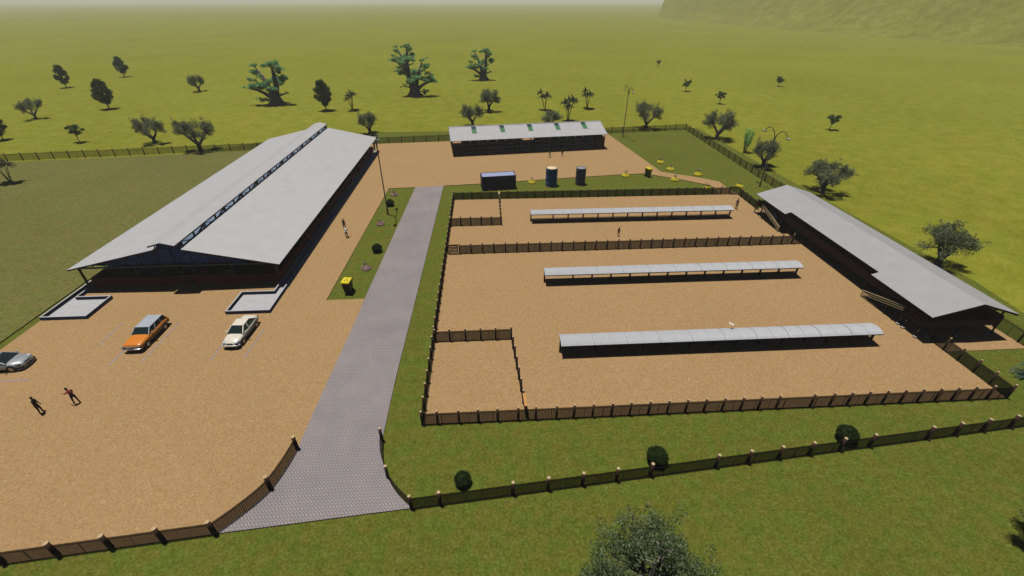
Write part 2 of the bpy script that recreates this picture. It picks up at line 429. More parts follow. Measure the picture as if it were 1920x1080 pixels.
# ---------------------------------------------------------------- pig barn
bx, by, bl = -36.5, 46.5, 57.4                      # middle line, front edge of roof, roof length
barn = thing("pig_barn", "long low red brick pig barn under two grey roof slopes with a raised ridge cap", "barn", (bx, by, 0.1))
EZ, TZ, EW, TW = 3.02, 5.30, 11.88, 1.53
for s in (-1, 1):
    mb = MB(); corrug(mb, (s * EW, 0, EZ), (s * TW, 0, TZ), (s * TW, bl, TZ), (s * EW, bl, EZ), 0.45, 0.022)
    mb.build("roof", M['roof'], barn)
    for yy in (0.02, bl - 0.08):
        MB().beam((s * (EW - .02), yy, EZ - 0.10), (s * TW, yy, TZ - 0.10), 0.06, 0.14).build("bargeboard", M['brown'], barn)
cap = None
for s in (-1, 1):
    mb = MB(); corrug(mb, (s * 1.45, -0.5, 6.0), (s * 0.0, -0.5, 6.40), (0, bl + 0.3, 6.40), (s * 1.45, bl + 0.3, 6.0), 0.40, 0.03, 0.05)
    mb.build("ridge_roof", M['roof'], barn)
mb = MB()
for s in (-1, 1):
    mb.beam((s * 1.46, -0.5, 5.93), (s * 1.46, bl + 0.3, 5.93), 0.10, 0.12)
    mb.beam((s * 1.47, -0.46, 5.90), (0, -0.46, 6.31), 0.08, 0.14)
mb.build("ridge_fascia", M['steel'], barn)
# trusses
def truss(dense=True):
    m = MB(); zc = 3.02; hw = 10.6
    def top(x): return EZ + (TZ - EZ) * (EW - abs(x)) / (EW - TW) - 0.10 if abs(x) > TW else TZ + 0.75 * (TW - abs(x)) / TW - 0.02
    m.beam((-hw, 0, top(hw)), (-TW, 0, TZ - .1), 0.09); m.beam((hw, 0, top(hw)), (TW, 0, TZ - .1), 0.09)
    m.beam((-TW, 0, TZ - .1), (-TW, 0, 5.95), 0.09); m.beam((TW, 0, TZ - .1), (TW, 0, 5.95), 0.09)
    m.beam((-TW, 0, 5.95), (0, 0, 6.28), 0.08); m.beam((TW, 0, 5.95), (0, 0, 6.28), 0.08)
    m.beam((-TW, 0, TZ - .1), (TW, 0, TZ - .1), 0.06)
    xs = [0, 1.9, 3.8, 5.7, 7.6, 9.4]
    for s in (-1, 1):
        for i, x in enumerate(xs):
            m.beam((s * x, 0, zc), (s * x, 0, top(x)), 0.07)
            if i: m.beam((s * xs[i], 0, top(xs[i])), (s * xs[i - 1], 0, zc), 0.06)
    return m
tm = truss().mesh("truss", M['steel'])
nt_ = 12
for i in range(nt_): inst("truss", tm, barn, (0, 0.55 + i * (bl - 1.1) / (nt_ - 1), 0))
chord = MB().beam((-10.7, 0, 2.98), (10.7, 0, 2.98), 0.14, 0.16).mesh("tie_beam", M['green_steel'])  # coloured paler than the truss steel, for bounced light
inst("tie_beam", chord, barn, (0, 0.40, 0)); inst("tie_beam", chord, barn, (0, bl - 0.4, 0))
mb = MB()
for s in (-1, 1):
    for i in range(6):
        x = 2.6 + i * 1.75; z = EZ + (TZ - EZ) * (EW - x) / (EW - TW) - 0.13
        mb.beam((s * x, 0.1, z), (s * x, bl - 0.1, z), 0.07, 0.09)
    mb.beam((s * 11.7, 0.1, EZ - 0.09), (s * 11.7, bl - 0.1, EZ - 0.09), 0.08, 0.14)
mb.build("purlins", M['steel'], barn)
# blue sheeting: clerestory strip each side, coloured paler as if lit, and the gables
for s in (-1, 1):
    MB().box(s * 1.40 - .01, s * 1.40 + .01, 0.7, bl - 0.7, TZ - 0.35, 5.98).build("clerestory_panel", M['blue_lit'], barn)
    lm = MB(); nn = 22; ys = [0.8 + (bl - 1.6) * i / nn for i in range(nn + 1)]
    for i, y in enumerate(ys):
        lm.beam((s * 1.47, y, TZ - .3), (s * 1.47, y, 5.92), .09)
        if i < nn: lm.beam((s * 1.475, y, TZ - .25 if i % 2 else 5.88), (s * 1.475, ys[i + 1], 5.88 if i % 2 else TZ - .25), .07)
    lm.beam((s * 1.47, .8, TZ - .05), (s * 1.47, bl - .8, TZ - .05), .08)
    lm.build("lattice_girder", M['steel'], barn)
for yy in (0.75, bl - 0.75):
    pts = [(-10.5, 3.08), (10.5, 3.08), (TW, TZ - 0.16), (TW, 5.9), (0, 6.25), (-TW, 5.9), (-TW, TZ - 0.16)]
    mb = MB(); mb.add([(x, yy + e, z) for e in (-.01, .01) for x, z in pts], [tuple(range(7)), tuple(reversed(range(7, 14)))] + [(i, i + 7, (i + 1) % 7 + 7, (i + 1) % 7) for i in range(7)])
    mb.build("gable_panel", M['blue_sheet'], barn)
# walls
WL, WR, WF, WB, WT = -10.95, 10.95, 1.05, bl - 1.0, 1.2
gx = 355.5 ; gate_x0, gate_x1 = G(344, 536)[0] - bx, G(368, 535)[0] - bx
MB().box(WL, gate_x0, WF, WF + .22, 0, WT).build("wall", M['brick'], barn)
MB().box(gate_x1, WR, WF, WF + .22, 0, WT).build("wall", M['brick'], barn)
MB().box(WL, WL + .22, WF + .222, WB, 0, WT).build("wall", M['brick'], barn)
MB().box(WR - .22, WR, WF + .222, WB, 0, WT).build("wall", M['brick'], barn)
MB().box(WL, WR, WB + .002, WB + .22, 0, WT).build("wall", M['brick'], barn)
cop = M['brown']
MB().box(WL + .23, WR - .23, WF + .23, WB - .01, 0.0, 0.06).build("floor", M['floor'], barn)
for x0 in (gate_x0 - .15, gate_x1):
    MB().box(x0, x0 + .15, WF + .23, WB - .3, 0.06, 1.15).build("pen_wall", M['brick'], barn)
for i in range(1, 10):
    y = WF + 0.2 + i * 5.5
    MB().box(WL + .24, gate_x0 - .16, y, y + .15, 0.06, 1.1).build("pen_wall", M['brick'], barn)
    MB().box(gate_x1 + .16, WR - .24, y, y + .15, 0.06, 1.1).build("pen_wall", M['brick'], barn)
pm = MB().box(-.09, .09, -.09, .09, 0, EZ - 0.02).mesh("post", M['steel'])
for i in range(nt_):
    y = 0.55 + i * (bl - 1.1) / (nt_ - 1)
    for x in (WL - .12, WR + .12): inst("post", pm, barn, (x, y, 0))
for x in (-5.6, gate_x0 - 0.1, gate_x1 + 0.1, 5.6):
    inst("post", pm, barn, (x, WF + .35, 0))
    inst("post", pm, barn, (x, WB - .35, 0))
gt = MB()
gw = gate_x1 - gate_x0 - .06
gt.box(0, gw, -.02, .02, 0.12, 0.20).box(0, gw, -.02, .02, 1.16, 1.24).box(0, .06, -.021, .021, 0.201, 1.159).box(gw - .06, gw, -.021, .021, 0.201, 1.159).box(.0605, gw - .0605, -.005, .005, 0.201, 1.159)
gate = gt.build("gate", M['steel'], barn, (gate_x0 + .03, WF + .08, 0))
MB().beam((gw - .12, -.05, .75), (gw - .12, -.05, .95), 0.03).build("handle", M['chrome'], gate)
for i in range(3):
    for s in (-1, 1):
        x = s * (4.5 + 0)
        MB().box(x - 2.2, x + 2.2, WF + 6.1 + i * 11, WF + 6.6 + i * 11, 0.061, 0.45).build("feed_trough", M['concrete'], barn)

# ---------------------------------------------------------------- drains beside the barn
def kerb_run(mb, pts, wdt=0.16, z0=0.0, z1=0.50):
    for i in range(len(pts) - 1):
        (x0, y0), (x1, y1) = pts[i], pts[i + 1]
        if abs(x0 - x1) < 1e-6: mb.box(x0 - wdt / 2, x0 + wdt / 2, min(y0, y1) + (wdt / 2 + .002), max(y0, y1) - (wdt / 2 + .002), z0, z1)
        else: mb.box(min(x0, x1) - wdt / 2, max(x0, x1) + wdt / 2, y0 - wdt / 2, y0 + wdt / 2, z0, z1 + 0.002)
def drain(label, xa, xb, xc, xd, y0, y1, yend):
    """pad spans xa..xb, y0..y1; the channel runs back between xc and xd"""
    d = thing("concrete_drain", label, "drain", ((xa + xb) / 2, y0, 0.0)); ox, oy = (xa + xb) / 2, y0
    mb = MB(); kerb_run(mb, [(xa - ox, 0), (xb - ox, 0)]); 
    lo, hi = (xc, xd) if xc < xd else (xd, xc)
    for x in (xa, xb):
        e = yend - oy if abs(x - xc) < .01 or abs(x - xd) < .01 else y1 - oy
        kerb_run(mb, [(x - ox, 0), (x - ox, e)])
    inner = xc if abs(xd - xa) < .01 or abs(xd - xb) < .01 else xd
    outer = xd if inner == xc else xc
    if outer == xb: kerb_run(mb, [(xa - ox, y1 - oy), (inner - ox, y1 - oy)]); seg = (xa, inner)
    else: kerb_run(mb, [(inner - ox, y1 - oy), (xb - ox, y1 - oy)]); seg = (inner, xb)
    kerb_run(mb, [(inner - ox, y1 - oy), (inner - ox, yend - oy)])
    mb.build("kerb", M['concrete'], d)
    MB().box(xa - ox + .09, xb - ox - .09, .09, y1 - oy - .09, 0.0, 0.11).build("pad", M['concrete'], d)
    MB().box(lo - ox + .09, hi - ox - .09, y1 - oy - .088, yend - oy, 0.0, 0.107).build("channel", M['concrete'], d)
drain("grey concrete drain pad with channel on the car park side of the barn", -29.05, -24.42, -25.35, -24.42, 41.05, 44.9, 103.0)
drain("grey concrete drain pad with channel beside the dry field", -48.42, -43.75, -48.42, -47.55, 41.05, 44.9, 103.0)

# ---------------------------------------------------------------- goat house on stilts, right of the paddock
gx0, gx1, gy0, gy1, FZ = 43.24, 51.5, 32.9, 64.85, 1.55
gh = thing("goat_house", "long raised brown timber goat house on stilts with grey gable roof and two ramps", "building", (47.4, gy0, 0))
ox, oy = 47.4, gy0
def gp(x, y, z): return (x - ox, y - oy, z)
ry0, ry1 = 32.2, 65.25; EZ2, PZ = 3.10, 4.50; nx = 43.74; nz = EZ2 + (nx - 42.9) / 4.6 * (PZ - EZ2)
n0, n1 = 40.35, 57.25
mb = MB()
corrug(mb, gp(42.9, ry0, EZ2), gp(47.5, ry0, PZ), gp(47.5, n0, PZ), gp(42.9, n0, EZ2), 0.40, 0.016)
corrug(mb, gp(nx, n0, nz), gp(47.5, n0, PZ), gp(47.5, n1, PZ), gp(nx, n1, nz), 0.40, 0.016)
corrug(mb, gp(42.9, n1, EZ2), gp(47.5, n1, PZ), gp(47.5, ry1, PZ), gp(42.9, ry1, EZ2), 0.40, 0.016)
mb.build("roof", M['roof_b'], gh)
mb = MB(); corrug(mb, gp(51.9, ry0, EZ2), gp(47.5, ry0, PZ), gp(47.5, ry1, PZ), gp(51.9, ry1, EZ2), 0.40, 0.016)
mb.build("roof", M['roof_b'], gh)
for yy in (ry0 + .05, ry1 - .05):
    mb = MB(); mb.beam(gp(42.95, yy, EZ2 - .13), gp(47.5, yy, PZ - .13), 0.06, 0.14); mb.beam(gp(51.85, yy, EZ2 - .13), gp(47.5, yy, PZ - .13), 0.06, 0.14)
    mb.build("bargeboard", M['brown'], gh)
MB().box(44.3 - ox, gx1 - ox, 0, gy1 - oy, FZ - .14, FZ).build("floor", M['brown'], gh)
for ya, yb in ((gy0, 35.2), (63.0, gy1)):
    MB().box(gx0 - ox, 44.295 - ox, ya - oy, yb - oy, FZ - .14, FZ).build("landing", M['brown'], gh)
# low plank walls round the floor
def planks(mb, p, q, z0, z1, k=4, th=.05):
    h = (z1 - z0) / k
    for i in range(k): mb.beam((p[0], p[1], z0 + (i + .5) * h), (q[0], q[1], z0 + (i + .5) * h), th, h * .88)
mb = MB()
planks(mb, gp(44.3, 35.25, 0), gp(44.3, 62.95, 0), FZ - .25, FZ + .75, 5)
mb.build("side_wall", M['brown'], gh)
mb = MB(); planks(mb, gp(gx1 + .04, gy0, 0), gp(gx1 + .04, gy1, 0), FZ - .25, FZ + .85, 5); mb.build("side_wall", M['brown'], gh)
mb = MB(); planks(mb, gp(gx0, gy0 - .05, 0), gp(gx1, gy0 - .05, 0), FZ - .22, FZ + .55, 4); mb.build("end_wall", M['brown'], gh)
mb = MB(); planks(mb, gp(gx0, gy1 + .05, 0), gp(gx1, gy1 + .05, 0), FZ - .22, FZ + .55, 4); mb.build("end_wall", M['brown'], gh)
# landing balustrades
for ya, yb in ((gy0 + .08, 35.0), (63.2, gy1 - .08)):
    mb = MB(); mb.beam(gp(gx0, ya, FZ + .85), gp(gx0, yb, FZ + .85), .06, .08); mb.beam(gp(gx0, ya, FZ + .05), gp(gx0, yb, FZ + .05), .06, .08)
    k = 9
    for i in range(k): y = ya + (yb - ya) * i / (k - 1); mb.beam(gp(gx0, y, FZ + .1), gp(gx0, y, FZ + .82), .05)
    mb.build("balustrade", M['brown'], gh)
# stilts
foot_m = MB().cyl(0, 0, 0.0, .16, .20, .17, 8).mesh("footing", M['concrete'])
def stilt(x, y, top, r=.09):
    o = MB().cyl(0, 0, 0.0, top, r, r, 8).build("stilt", M['timber'], gh, gp(x, y, 0.055))
    inst("footing", foot_m, o, (0, 0, 0.0))
for y in (gy0, 34.44, 35.14, 63.1, gy1): stilt(gx0 + .02, y, FZ - .2)
for i in range(12):
    y = gy0 + (gy1 - gy0) * i / 11
    for x in (44.42, 47.6, gx1 - .1): stilt(x, y, FZ - .2)
for y in [gy0 + .1 + (gy1 - gy0 - .2) * i / 7 for i in range(8)]:
    MB().box(-.07, .07, -.07, .07, 0, EZ2 + .05 - FZ).build("eave_post", M['timber'], gh, gp(gx1 - .25, y, FZ))
    MB().box(-.07, .07, -.07, .07, 0, EZ2 + .34 - FZ).build("eave_post", M['timber'], gh, gp(44.42, y, FZ))
    MB().beam((44.42 - ox, y - oy, EZ2 + .28), (gx1 - .25 - ox, y - oy, EZ2 + .02), .06, .12).build("tie", M['timber'], gh)
# ramps with pale rails
for label, yb, yt in (("near", 40.5, 35.2), ("far", 57.6, 63.0)):
    s = 1 if yt > yb else -1; L = abs(yt - yb); sl = (FZ - .03) / L
    r = MB().beam(gp(43.77, yb, .06), gp(43.77, yt - s * .002, FZ - .05), 0.98, 0.07).build("ramp", M['steel'], gh)
    mb = MB()
    for i in range(13):
        t = (i + .5) / 13; y = yb + (yt - yb) * t; z = .10 + (FZ - .05) * t
        mb.box(43.32 - ox, 44.22 - ox, y - oy - .03, y - oy + .03, z - .01, z + .03)
    mb.build("cleats", M['timber'], r)
    for x in (43.06, 44.22):
        for z in (.30, .54, .78):
            MB().beam(gp(x, yb, z + .06), gp(x, yt, z + FZ - .02), .08, .085).build("rail", M['lath'] if x < 44 else M['timber'], r)
        for i in range(5):
            t = i / 4.6; y = yb + (yt - yb) * t + s * .06
            mb2 = MB().beam(gp(x + .04, y, .05), gp(x + .04, y, .92 + (FZ - .05) * t), .06)
            mb2.build("rail_post", M['timber'], r)

# ---------------------------------------------------------------- cage shed at the back of the yard
rz = R(6.6); sh = thing("cage_shed", "open fronted shed with three tiers of cages and five skylights in its pale roof", "shed", (-7.35, 98.75, 0.097), rz)
SL, SD, SE, SP = 34.9, 11.4, 3.35, 5.05
mb = MB(); corrug(mb, (-.35, -.35, SE), (-.35, 5.35, SP), (35.35, 5.35, SP), (35.35, -.35, SE), 0.35, 0.03); mb.build("roof", M['roof'], sh)
mb = MB(); corrug(mb, (-.35, 11.0, SE), (-.35, 5.35, SP), (35.35, 5.35, SP), (35.35, 11.0, SE), 0.35, 0.03); mb.build("roof", M['roof'], sh)
MB().beam((-.36, 5.35, SP + .03), (35.36, 5.35, SP + .03), .35, .05).build("ridge_cap", M['roof'], sh)
mg = mat("green_skylight", (0.07, 0.20, 0.085), 0.25, 0.25, 1.2, 0, 0.5); md = mat("dark_skylight", (0.035, 0.062, 0.060), 0.25, 0.3, 1.2, 0, 0.5)
sl_ = (SP - SE) / 5.7
for i in range(5):
    x = 4.65 + i * 6.42
    def rp(xx, yy, dz=0.0): return (xx, yy, SE + (yy + .35) * sl_ + dz)
    f = MB()
    for xx in (x, x + 1.1): f.beam(rp(xx, 2.3, .05), rp(xx, 5.15, .05), .05, .06)
    for yy in (2.3, 5.15): f.beam(rp(x + .03, yy, .05), rp(x + 1.07, yy, .05), .05, .06)
    fr = f.build("skylight", M['galv'], sh)
    for ya, yb, m_ in ((2.33, 3.95, mg), (3.955, 5.12, md)):
        q = MB().add([rp(x + .03, ya, .045), rp(x + 1.07, ya, .045), rp(x + 1.07, yb, .045), rp(x + .03, yb, .045), rp(x + .03, ya, .03), rp(x + 1.07, ya, .03), rp(x + 1.07, yb, .03), rp(x + .03, yb, .03)],
                     [(0, 1, 2, 3), (7, 6, 5, 4), (0, 4, 5, 1), (1, 5, 6, 2), (2, 6, 7, 3), (3, 7, 4, 0)])
        q.build("pane", m_, fr)
mb = MB().box(0, SL, 0.0, 10.6, -.09, 0.05); mb.build("floor", M['concrete'], sh)
MB().box(0, SL, -.14, -.004, -.09, 0.18).build("plinth", M['brick'], sh)
for x in (.06, SL - .06):
    MB().box(x - .05, x + .05, 0.2, 10.5, .06, 2.6).build("end_wall", M['timber'], sh)
dm = MB().box(0, 1.75, -.05, .05, .06, 2.55)
for i in range(6): dm.box(.05, 1.70, -.075, -.051, .25 + i * .38, .30 + i * .38)
dme = dm.mesh("end_door", M['black'])
for x in (.15, SL - 1.9): inst("end_door", dme, sh, (x, .12, 0))
pm2 = MB().box(-.06, .06, -.06, .06, .05, SE - .12).mesh("post", M['timber'])
for i in range(15): inst("post", pm2, sh, (.06 + i * (SL - .12) / 14, -.07, 0))
for i in range(15): inst("post", pm2, sh, (.06 + i * (SL - .12) / 14, 10.66, 0))
MB().beam((0, -.07, SE - .06), (SL, -.07, SE - .06), .08, .14).build("eave_beam", M['timber'], sh)
MB().beam((0, 10.66, SE - .06), (SL, 10.66, SE - .06), .08, .14).build("eave_beam", M['timber'], sh)
MB().box(16.55, 18.2, .01, 10.5, .052, .075).build("aisle", mat("red_aisle", (0.42, 0.16, 0.13), 0.8, .1), sh)
cage_grey = mat("cage_tray_grey", (0.38, 0.40, 0.42), .6, .15, 3)
c_ = MB(); W_, H_, D_ = 1.86, .80, 1.6
for x in (0, W_): 
    for y in (0, D_): c_.box(x - .025, x + .025, y - .025, y + .025, 0, H_)
for z in (0.0, H_ - .03):
    c_.box(.03, W_ - .03, -.02, .02, z, z + .05, 0); c_.box(.03, W_ - .03, D_ - .02, D_ + .02, z, z + .05, 0)
for i in range(1, 12): c_.box(i * W_ / 12 - .006, i * W_ / 12 + .006, -.012, -.002, .06, H_ - .04, 0)
c_.add([(.04, -.16, .30), (W_ - .04, -.16, .30), (W_ - .04, .02, .10), (.04, .02, .10), (.04, -.16, .44), (W_ - .04, -.16, .44)], [(0, 1, 2, 3), (0, 4, 5, 1)], 1)
c_.box(.04, W_ - .04, .03, D_ - .03, .055, .075, 1)
c_.box(.04, W_ - .04, D_ - .10, D_ - .06, .08, H_ - .05, 0)
cage_m = c_.mesh("cage", [M['timber'], cage_grey])
for blk in (2.15, 18.55):
    for t3 in range(3):
        for i in range(7): inst("cage", cage_m, sh, (blk + i * (W_ + .12), .35, .28 + t3 * .88))

# ---------------------------------------------------------------- feeding shelters in the paddock
def shelter(y, label):
    t = thing("feed_shelter", label, "shelter", (6.6, y, 0.06), 0, "curved roof feed shelters in the paddock")
    L0, L1, hw = -.08, 31.85, .90
    # barrel roof of 20 sheets with corrugations across
    mb = MB(); nb = 8; ribs = 150
    rows = []
    for i in range(ribs * 2 + 1):
        x = L0 + (L1 - L0) * i / (ribs * 2); bump_ = .042 if i % 2 else 0.0
        for j in range(nb + 1):
            u = -1 + 2 * j / nb; z = 1.47 + .25 * (1 - abs(u) ** 2.2) + bump_
            mb.v.append((x, u * hw, z))
    for i in range(ribs * 2):
        for j in range(nb):
            a = i * (nb + 1) + j; mb.f.append((a, a + nb + 1, a + nb + 2, a + 1)); mb.m.append(0)
    k0 = len(mb.v)
    for i in (0, 1):
        x = (L0, L1)[i]
        for j in range(nb + 1):
            u = -1 + 2 * j / nb; mb.v.append((x, u * hw, 1.44 + .25 * (1 - abs(u) ** 2.2)))
    for j in range(nb): mb.f.append((k0 + j, k0 + j + 1, k0 + nb + 2 + j, k0 + nb + 1 + j)); mb.m.append(0)
    rf = mb.build("roof", M['galv'], t)
    lap = MB()
    for j in range(nb):
        u0, u1 = -1 + 2 * j / nb, -1 + 2 * (j + 1) / nb
        lap.beam((0, u0 * hw, 1.515 + .25 * (1 - abs(u0) ** 2.2)), (0, u1 * hw, 1.515 + .25 * (1 - abs(u1) ** 2.2)), .05, .02)
    lapm = lap.mesh("sheet_lap", M['concrete'])
    for i in range(1, 20): inst("sheet_lap", lapm, rf, (L0 + (L1 - L0) * i / 20, 0, 0))
    xs = [0.0, 3.5] + [3.5 + 2.36 * i for i in range(1, 13)]
    pm = MB().box(-.085, .085, -.085, .085, 0, 1.42).mesh("post", M['timber'])
    for x in xs: inst("post", pm, t, (x, 0, 0))
    m2 = MB(); m2.beam((0, 0, 1.47), (31.8, 0, 1.47), .08, .12)
    for s in (-1, 1): m2.beam((L0, s * (hw - .03), 1.40), (L1, s * (hw - .03), 1.40), .05, .06)
    for x in xs: m2.beam((x, -hw + .05, 1.38), (x, hw - .05, 1.38), .06, .08)
    m2.build("roof_frame", M['timber'], t)
    MB().beam((.09, 0, .42), (31.7, 0, .42), .05, .07).build("hay_rail", M['timber'], t)
shelter(32.74, "curved grey roof feed shelter nearest the front paddock fence")
shelter(45.65, "curved grey roof feed shelter just in front of the middle paddock fence")
shelter(63.55, "curved grey roof feed shelter in the back paddock behind the middle fence")
# ================================================================== FENCES
_pm = {}
def post_mesh(r, h):
    k = (round(r, 3), round(h, 3))
    if k not in _pm: _pm[k] = MB().tube([(0, 0, 0), (0, 0, h * .5), (.004, 0, h)], [r, r * .98, r * .94], 9, 0, True, 1).mesh("post", [M['post'], M['cut']])
    return _pm[k]
_sm = {}
def along(pts, step=None, fr=None):
    L = [0]
    for a, b in zip(pts, pts[1:]): L.append(L[-1] + math.dist(a, b))
    def at(s):
        s = max(0, min(L[-1], s))
        for i in range(len(pts) - 1):
            if s <= L[i + 1] + 1e-9:
                t = (s - L[i]) / max(1e-9, L[i + 1] - L[i])
                return (pts[i][0] + (pts[i + 1][0] - pts[i][0]) * t, pts[i][1] + (pts[i + 1][1] - pts[i][1]) * t)
    return L, at
def fence(label, pts, spacing=1.56, post_h=1.62, net_h=1.32, r=.10, z=0.0, posts=None, group=None, ends=(True, True), bottom=True, jit=0.04, stays=True, net='net'):
    pts = [(p[0], p[1]) for p in pts]
    o = pts[0]; f = thing("fence", label, "fence", (o[0], o[1], z), 0, group)
    L, at = along(pts); tot = L[-1]
    if posts is None:
        k = max(1, round(tot / spacing)); posts = [tot * i / k + (rng.uniform(-jit, jit) if 0 < i < k else 0) for i in range(k + 1)]
    if not ends[0]: posts = posts[1:]
    if not ends[1]: posts = posts[:-1]
    for s in posts:
        x, y = at(s); h = post_h
        inst("post", post_mesh(r, h), f, (x - o[0], y - o[1], -.02), rng.uniform(0, 6))
    # netting: one sheet following the run
    knots = sorted(set([0, tot] + L[1:-1]))
    me = bpy.data.meshes.new("netting"); vs = []; fs = []; us = []
    for i, s in enumerate(knots):
        x, y = at(s); vs += [(x - o[0], y - o[1], .03), (x - o[0], y - o[1], net_h)]
    for i in range(len(knots) - 1):
        fs.append((2 * i, 2 * i + 2, 2 * i + 3, 2 * i + 1)); us += [(knots[i], 0), (knots[i + 1], 0), (knots[i + 1], 1), (knots[i], 1)]
    me.from_pydata(vs, [], fs); uvl = me.uv_layers.new(name="UVMap")
    for i, u in enumerate(us): uvl.data[i].uv = u
    me.materials.append(M[net]); inst("netting", me, f)
    for nm, zz, w in (("top_wire", net_h - .20, .035), ("bottom_rail", .03, .06)):
        if nm == "bottom_rail" and not bottom: continue
        mb = MB()
        for i in range(len(knots) - 1):
            a, b2 = at(knots[i]), at(knots[i + 1])
            mb.beam((a[0] - o[0], a[1] - o[1], zz), (b2[0] - o[0], b2[1] - o[1], zz), w)
        mb.build(nm, M['black'], f)
    if stays:
        k = (round(net_h, 2))
        if k not in _sm: _sm[k] = MB().cyl(0, 0, 0, net_h - .2, .022, .022, 6).mesh("stay", M['black'])
        allp = sorted(posts)
        for a, b2 in zip(allp, allp[1:]):
            if b2 - a < .9: continue
            s = a + (b2 - a) * rng.choice((.2, .5, .55, .75)); x, y = at(s)
            inst("stay", _sm[k], f, (x - o[0], y - o[1], .03))
    return f
def s_on(a, b, px, z):
    """where along a-b a point at height z stands above picture column px"""
    lo, hi = 0.0, math.dist(a, b)
    sgn = 1 if P((b[0], b[1], z))[0] > P((a[0], a[1], z))[0] else -1
    for _ in range(50):
        m = (lo + hi) / 2; t = m / math.dist(a, b)
        x = P((a[0] + (b[0] - a[0]) * t, a[1] + (b[1] - a[1]) * t, z))[0]
        if (x - px) * sgn < 0: lo = m
        else: hi = m
    return lo
# paddock
A, B = (-5.88, 24.57), (44.45, 24.57)
tops = [818, 859, 896, 933, 972, 1005.5, 1045, 1078, 1114, 1150, 1185, 1221, 1256.4, 1291.6, 1326.6, 1361.8, 1396.5, 1430.9, 1465, 1530.5, 1567.6, 1601, 1634.5, 1668.4, 1701.8, 1735.2, 1768.4, 1801, 1834.8, 1868]
fence("dark netting fence on log posts along the near edge of the sand paddock", (A, B), posts=[0] + [s_on(A, B, t_, 1.6) for t_ in tops] + [50.33], z=0.0)
fence("dark netting fence on log posts along the paddock edge facing the paved drive", ((-5.88, 24.57), (-5.88, 73.2)), 1.55, z=0.0, ends=(False, False))
fence("dark netting fence on log posts along the far edge of the paddock, behind the shelters", ((-5.88, 73.2), (42.93, 73.02)), 1.57, z=0.0)
fence("short netting fence running from the far paddock gate to the goat house", ((44.45, 72.97), (44.35, 65.6)), 1.62, z=0.0, ends=(False, False))
fence("netting fence on log posts running from the goat house to the near paddock corner", ((44.4, 32.4), (44.45, 24.57)), 1.56, z=0.0, ends=(False, False))
fence("dark netting fence on log posts dividing the paddock across its middle", ((-4.05, 53.45), (44.1, 53.7)), 1.56, z=0.06, ends=(True, True), posts=[0] + [1.56 * i for i in range(1, 31)])
pc = G(958.7, 636.7); pe = (pc.x + .75, 26.3)
fence("short netting fence closing the small pen in the near left paddock corner", ((-5.75, pc.y), (pc.x, pc.y)), 1.56, z=0.06)
fence("side fence of the small pen in the near left paddock corner", ((pc.x, pc.y - .05), (pc.x + .55, 26.35)), 1.5, z=0.06, ends=(False, True))
qc = G(940, 422.5)
fence("short netting fence closing the small pen in the far left paddock corner", ((-5.75, qc.y), (qc.x, qc.y)), 1.56, z=0.06)
fence("side fence of the small pen in the far left paddock corner", ((qc.x, qc.y + .05), (qc.x, 71.4)), 1.55, z=0.06, ends=(False, True))
# boundary
fa = tuple(G(402, 1002)[:2]); fl = tuple(G(0, 1058)[:2]); d0 = (Vector(fl) - Vector(fa)).normalized()
fence("boundary fence on log posts between the car park and the near grass", (fa, tuple(Vector(fa) + d0 * 21)), 2.98, 1.55, 1.25, .15, z=0.0, jit=.0, ends=(False, True))
fence("curved wing fence on the car park side of the paved entrance", wingL, 99, 1.5, 1.2, .15, z=0.0, posts=[0, along(wingL)[0][-1] * .53, along(wingL)[0][-1] - .02], bottom=False)
fence("curved wing fence on the lawn side of the paved entrance", wingR, 99, 1.5, 1.2, .12, z=0.0, posts=[0.02, along(wingR)[0][-1] * .47, along(wingR)[0][-1] - .02], bottom=False)
A, B = tuple(G(773, 953.5)[:2]), tuple(G(1885, 803)[:2]); d0 = (Vector(B) - Vector(A)).normalized(); B = tuple(Vector(A) + d0 * 58)
tops = [822, 962, 1029, 1095, 1160, 1225, 1350, 1411, 1470, 1529, 1587.5, 1644, 1753, 1807, 1860, 1912]
fence("long boundary fence on log posts between the near lawn and the open grass", (A, B), posts=[s_on(A, B, t_, 1.5) for t_ in tops] + [51.5, 54, 56, 58], post_h=1.5, net_h=1.2, r=.13, z=0.0)
fence("boundary fence on thin dark posts along the far side of the site, behind the buildings", ((-112, 100.1), (53.4, 119.6)), 2.95, 1.75, 1.5, .10, z=0.0, jit=0.05, bottom=False, net='net_thin')
fence("boundary fence running from the far corner past the goat house", ((53.4, 119.55), (52.9, 76), (53.0, 29)), 2.55, 1.75, 1.5, .10, z=0.0, ends=(False, True), bottom=False, net='net_thin')

# gates
def gate(label, a, b, z=0.06, rails=6, h=1.35, m=None, top=None):
    a, b = Vector((a[0], a[1], 0)), Vector((b[0], b[1], 0)); d = (b - a); L = d.length
    g = thing("timber_gate", label, "gate", (a.x, a.y, z), math.atan2(d.y, d.x))
    for x in (.07, L - .07): MB().box(x - .05, x + .05, -.04, .04, .04, h).build("stile", M['timber'], g)
    rm = MB().box(.125, L - .125, -.02, .02, -.075, .075).mesh("rail", M['steel'])
    for i in range(rails): inst("rail", rm, g, (0, 0, .14 + i * (h - .22) / (rails - 1)))
    MB().beam((.15, -.045, .18), (L - .15, -.045, h - .12), .08, .03).build("brace", M['steel'], g)
    MB().box(.02, L - .02, -.11, .11, h + .003, h + .06).build("cap_board", top or M['post'], g)
    return g
gate("dark slatted gate at the drive end of the middle paddock fence", (-5.70, 53.45), (-4.2, 53.45))
gate("dark slatted gate in the far right corner of the paddock, where the path ends", (43.05, 73.0), (44.35, 72.98))
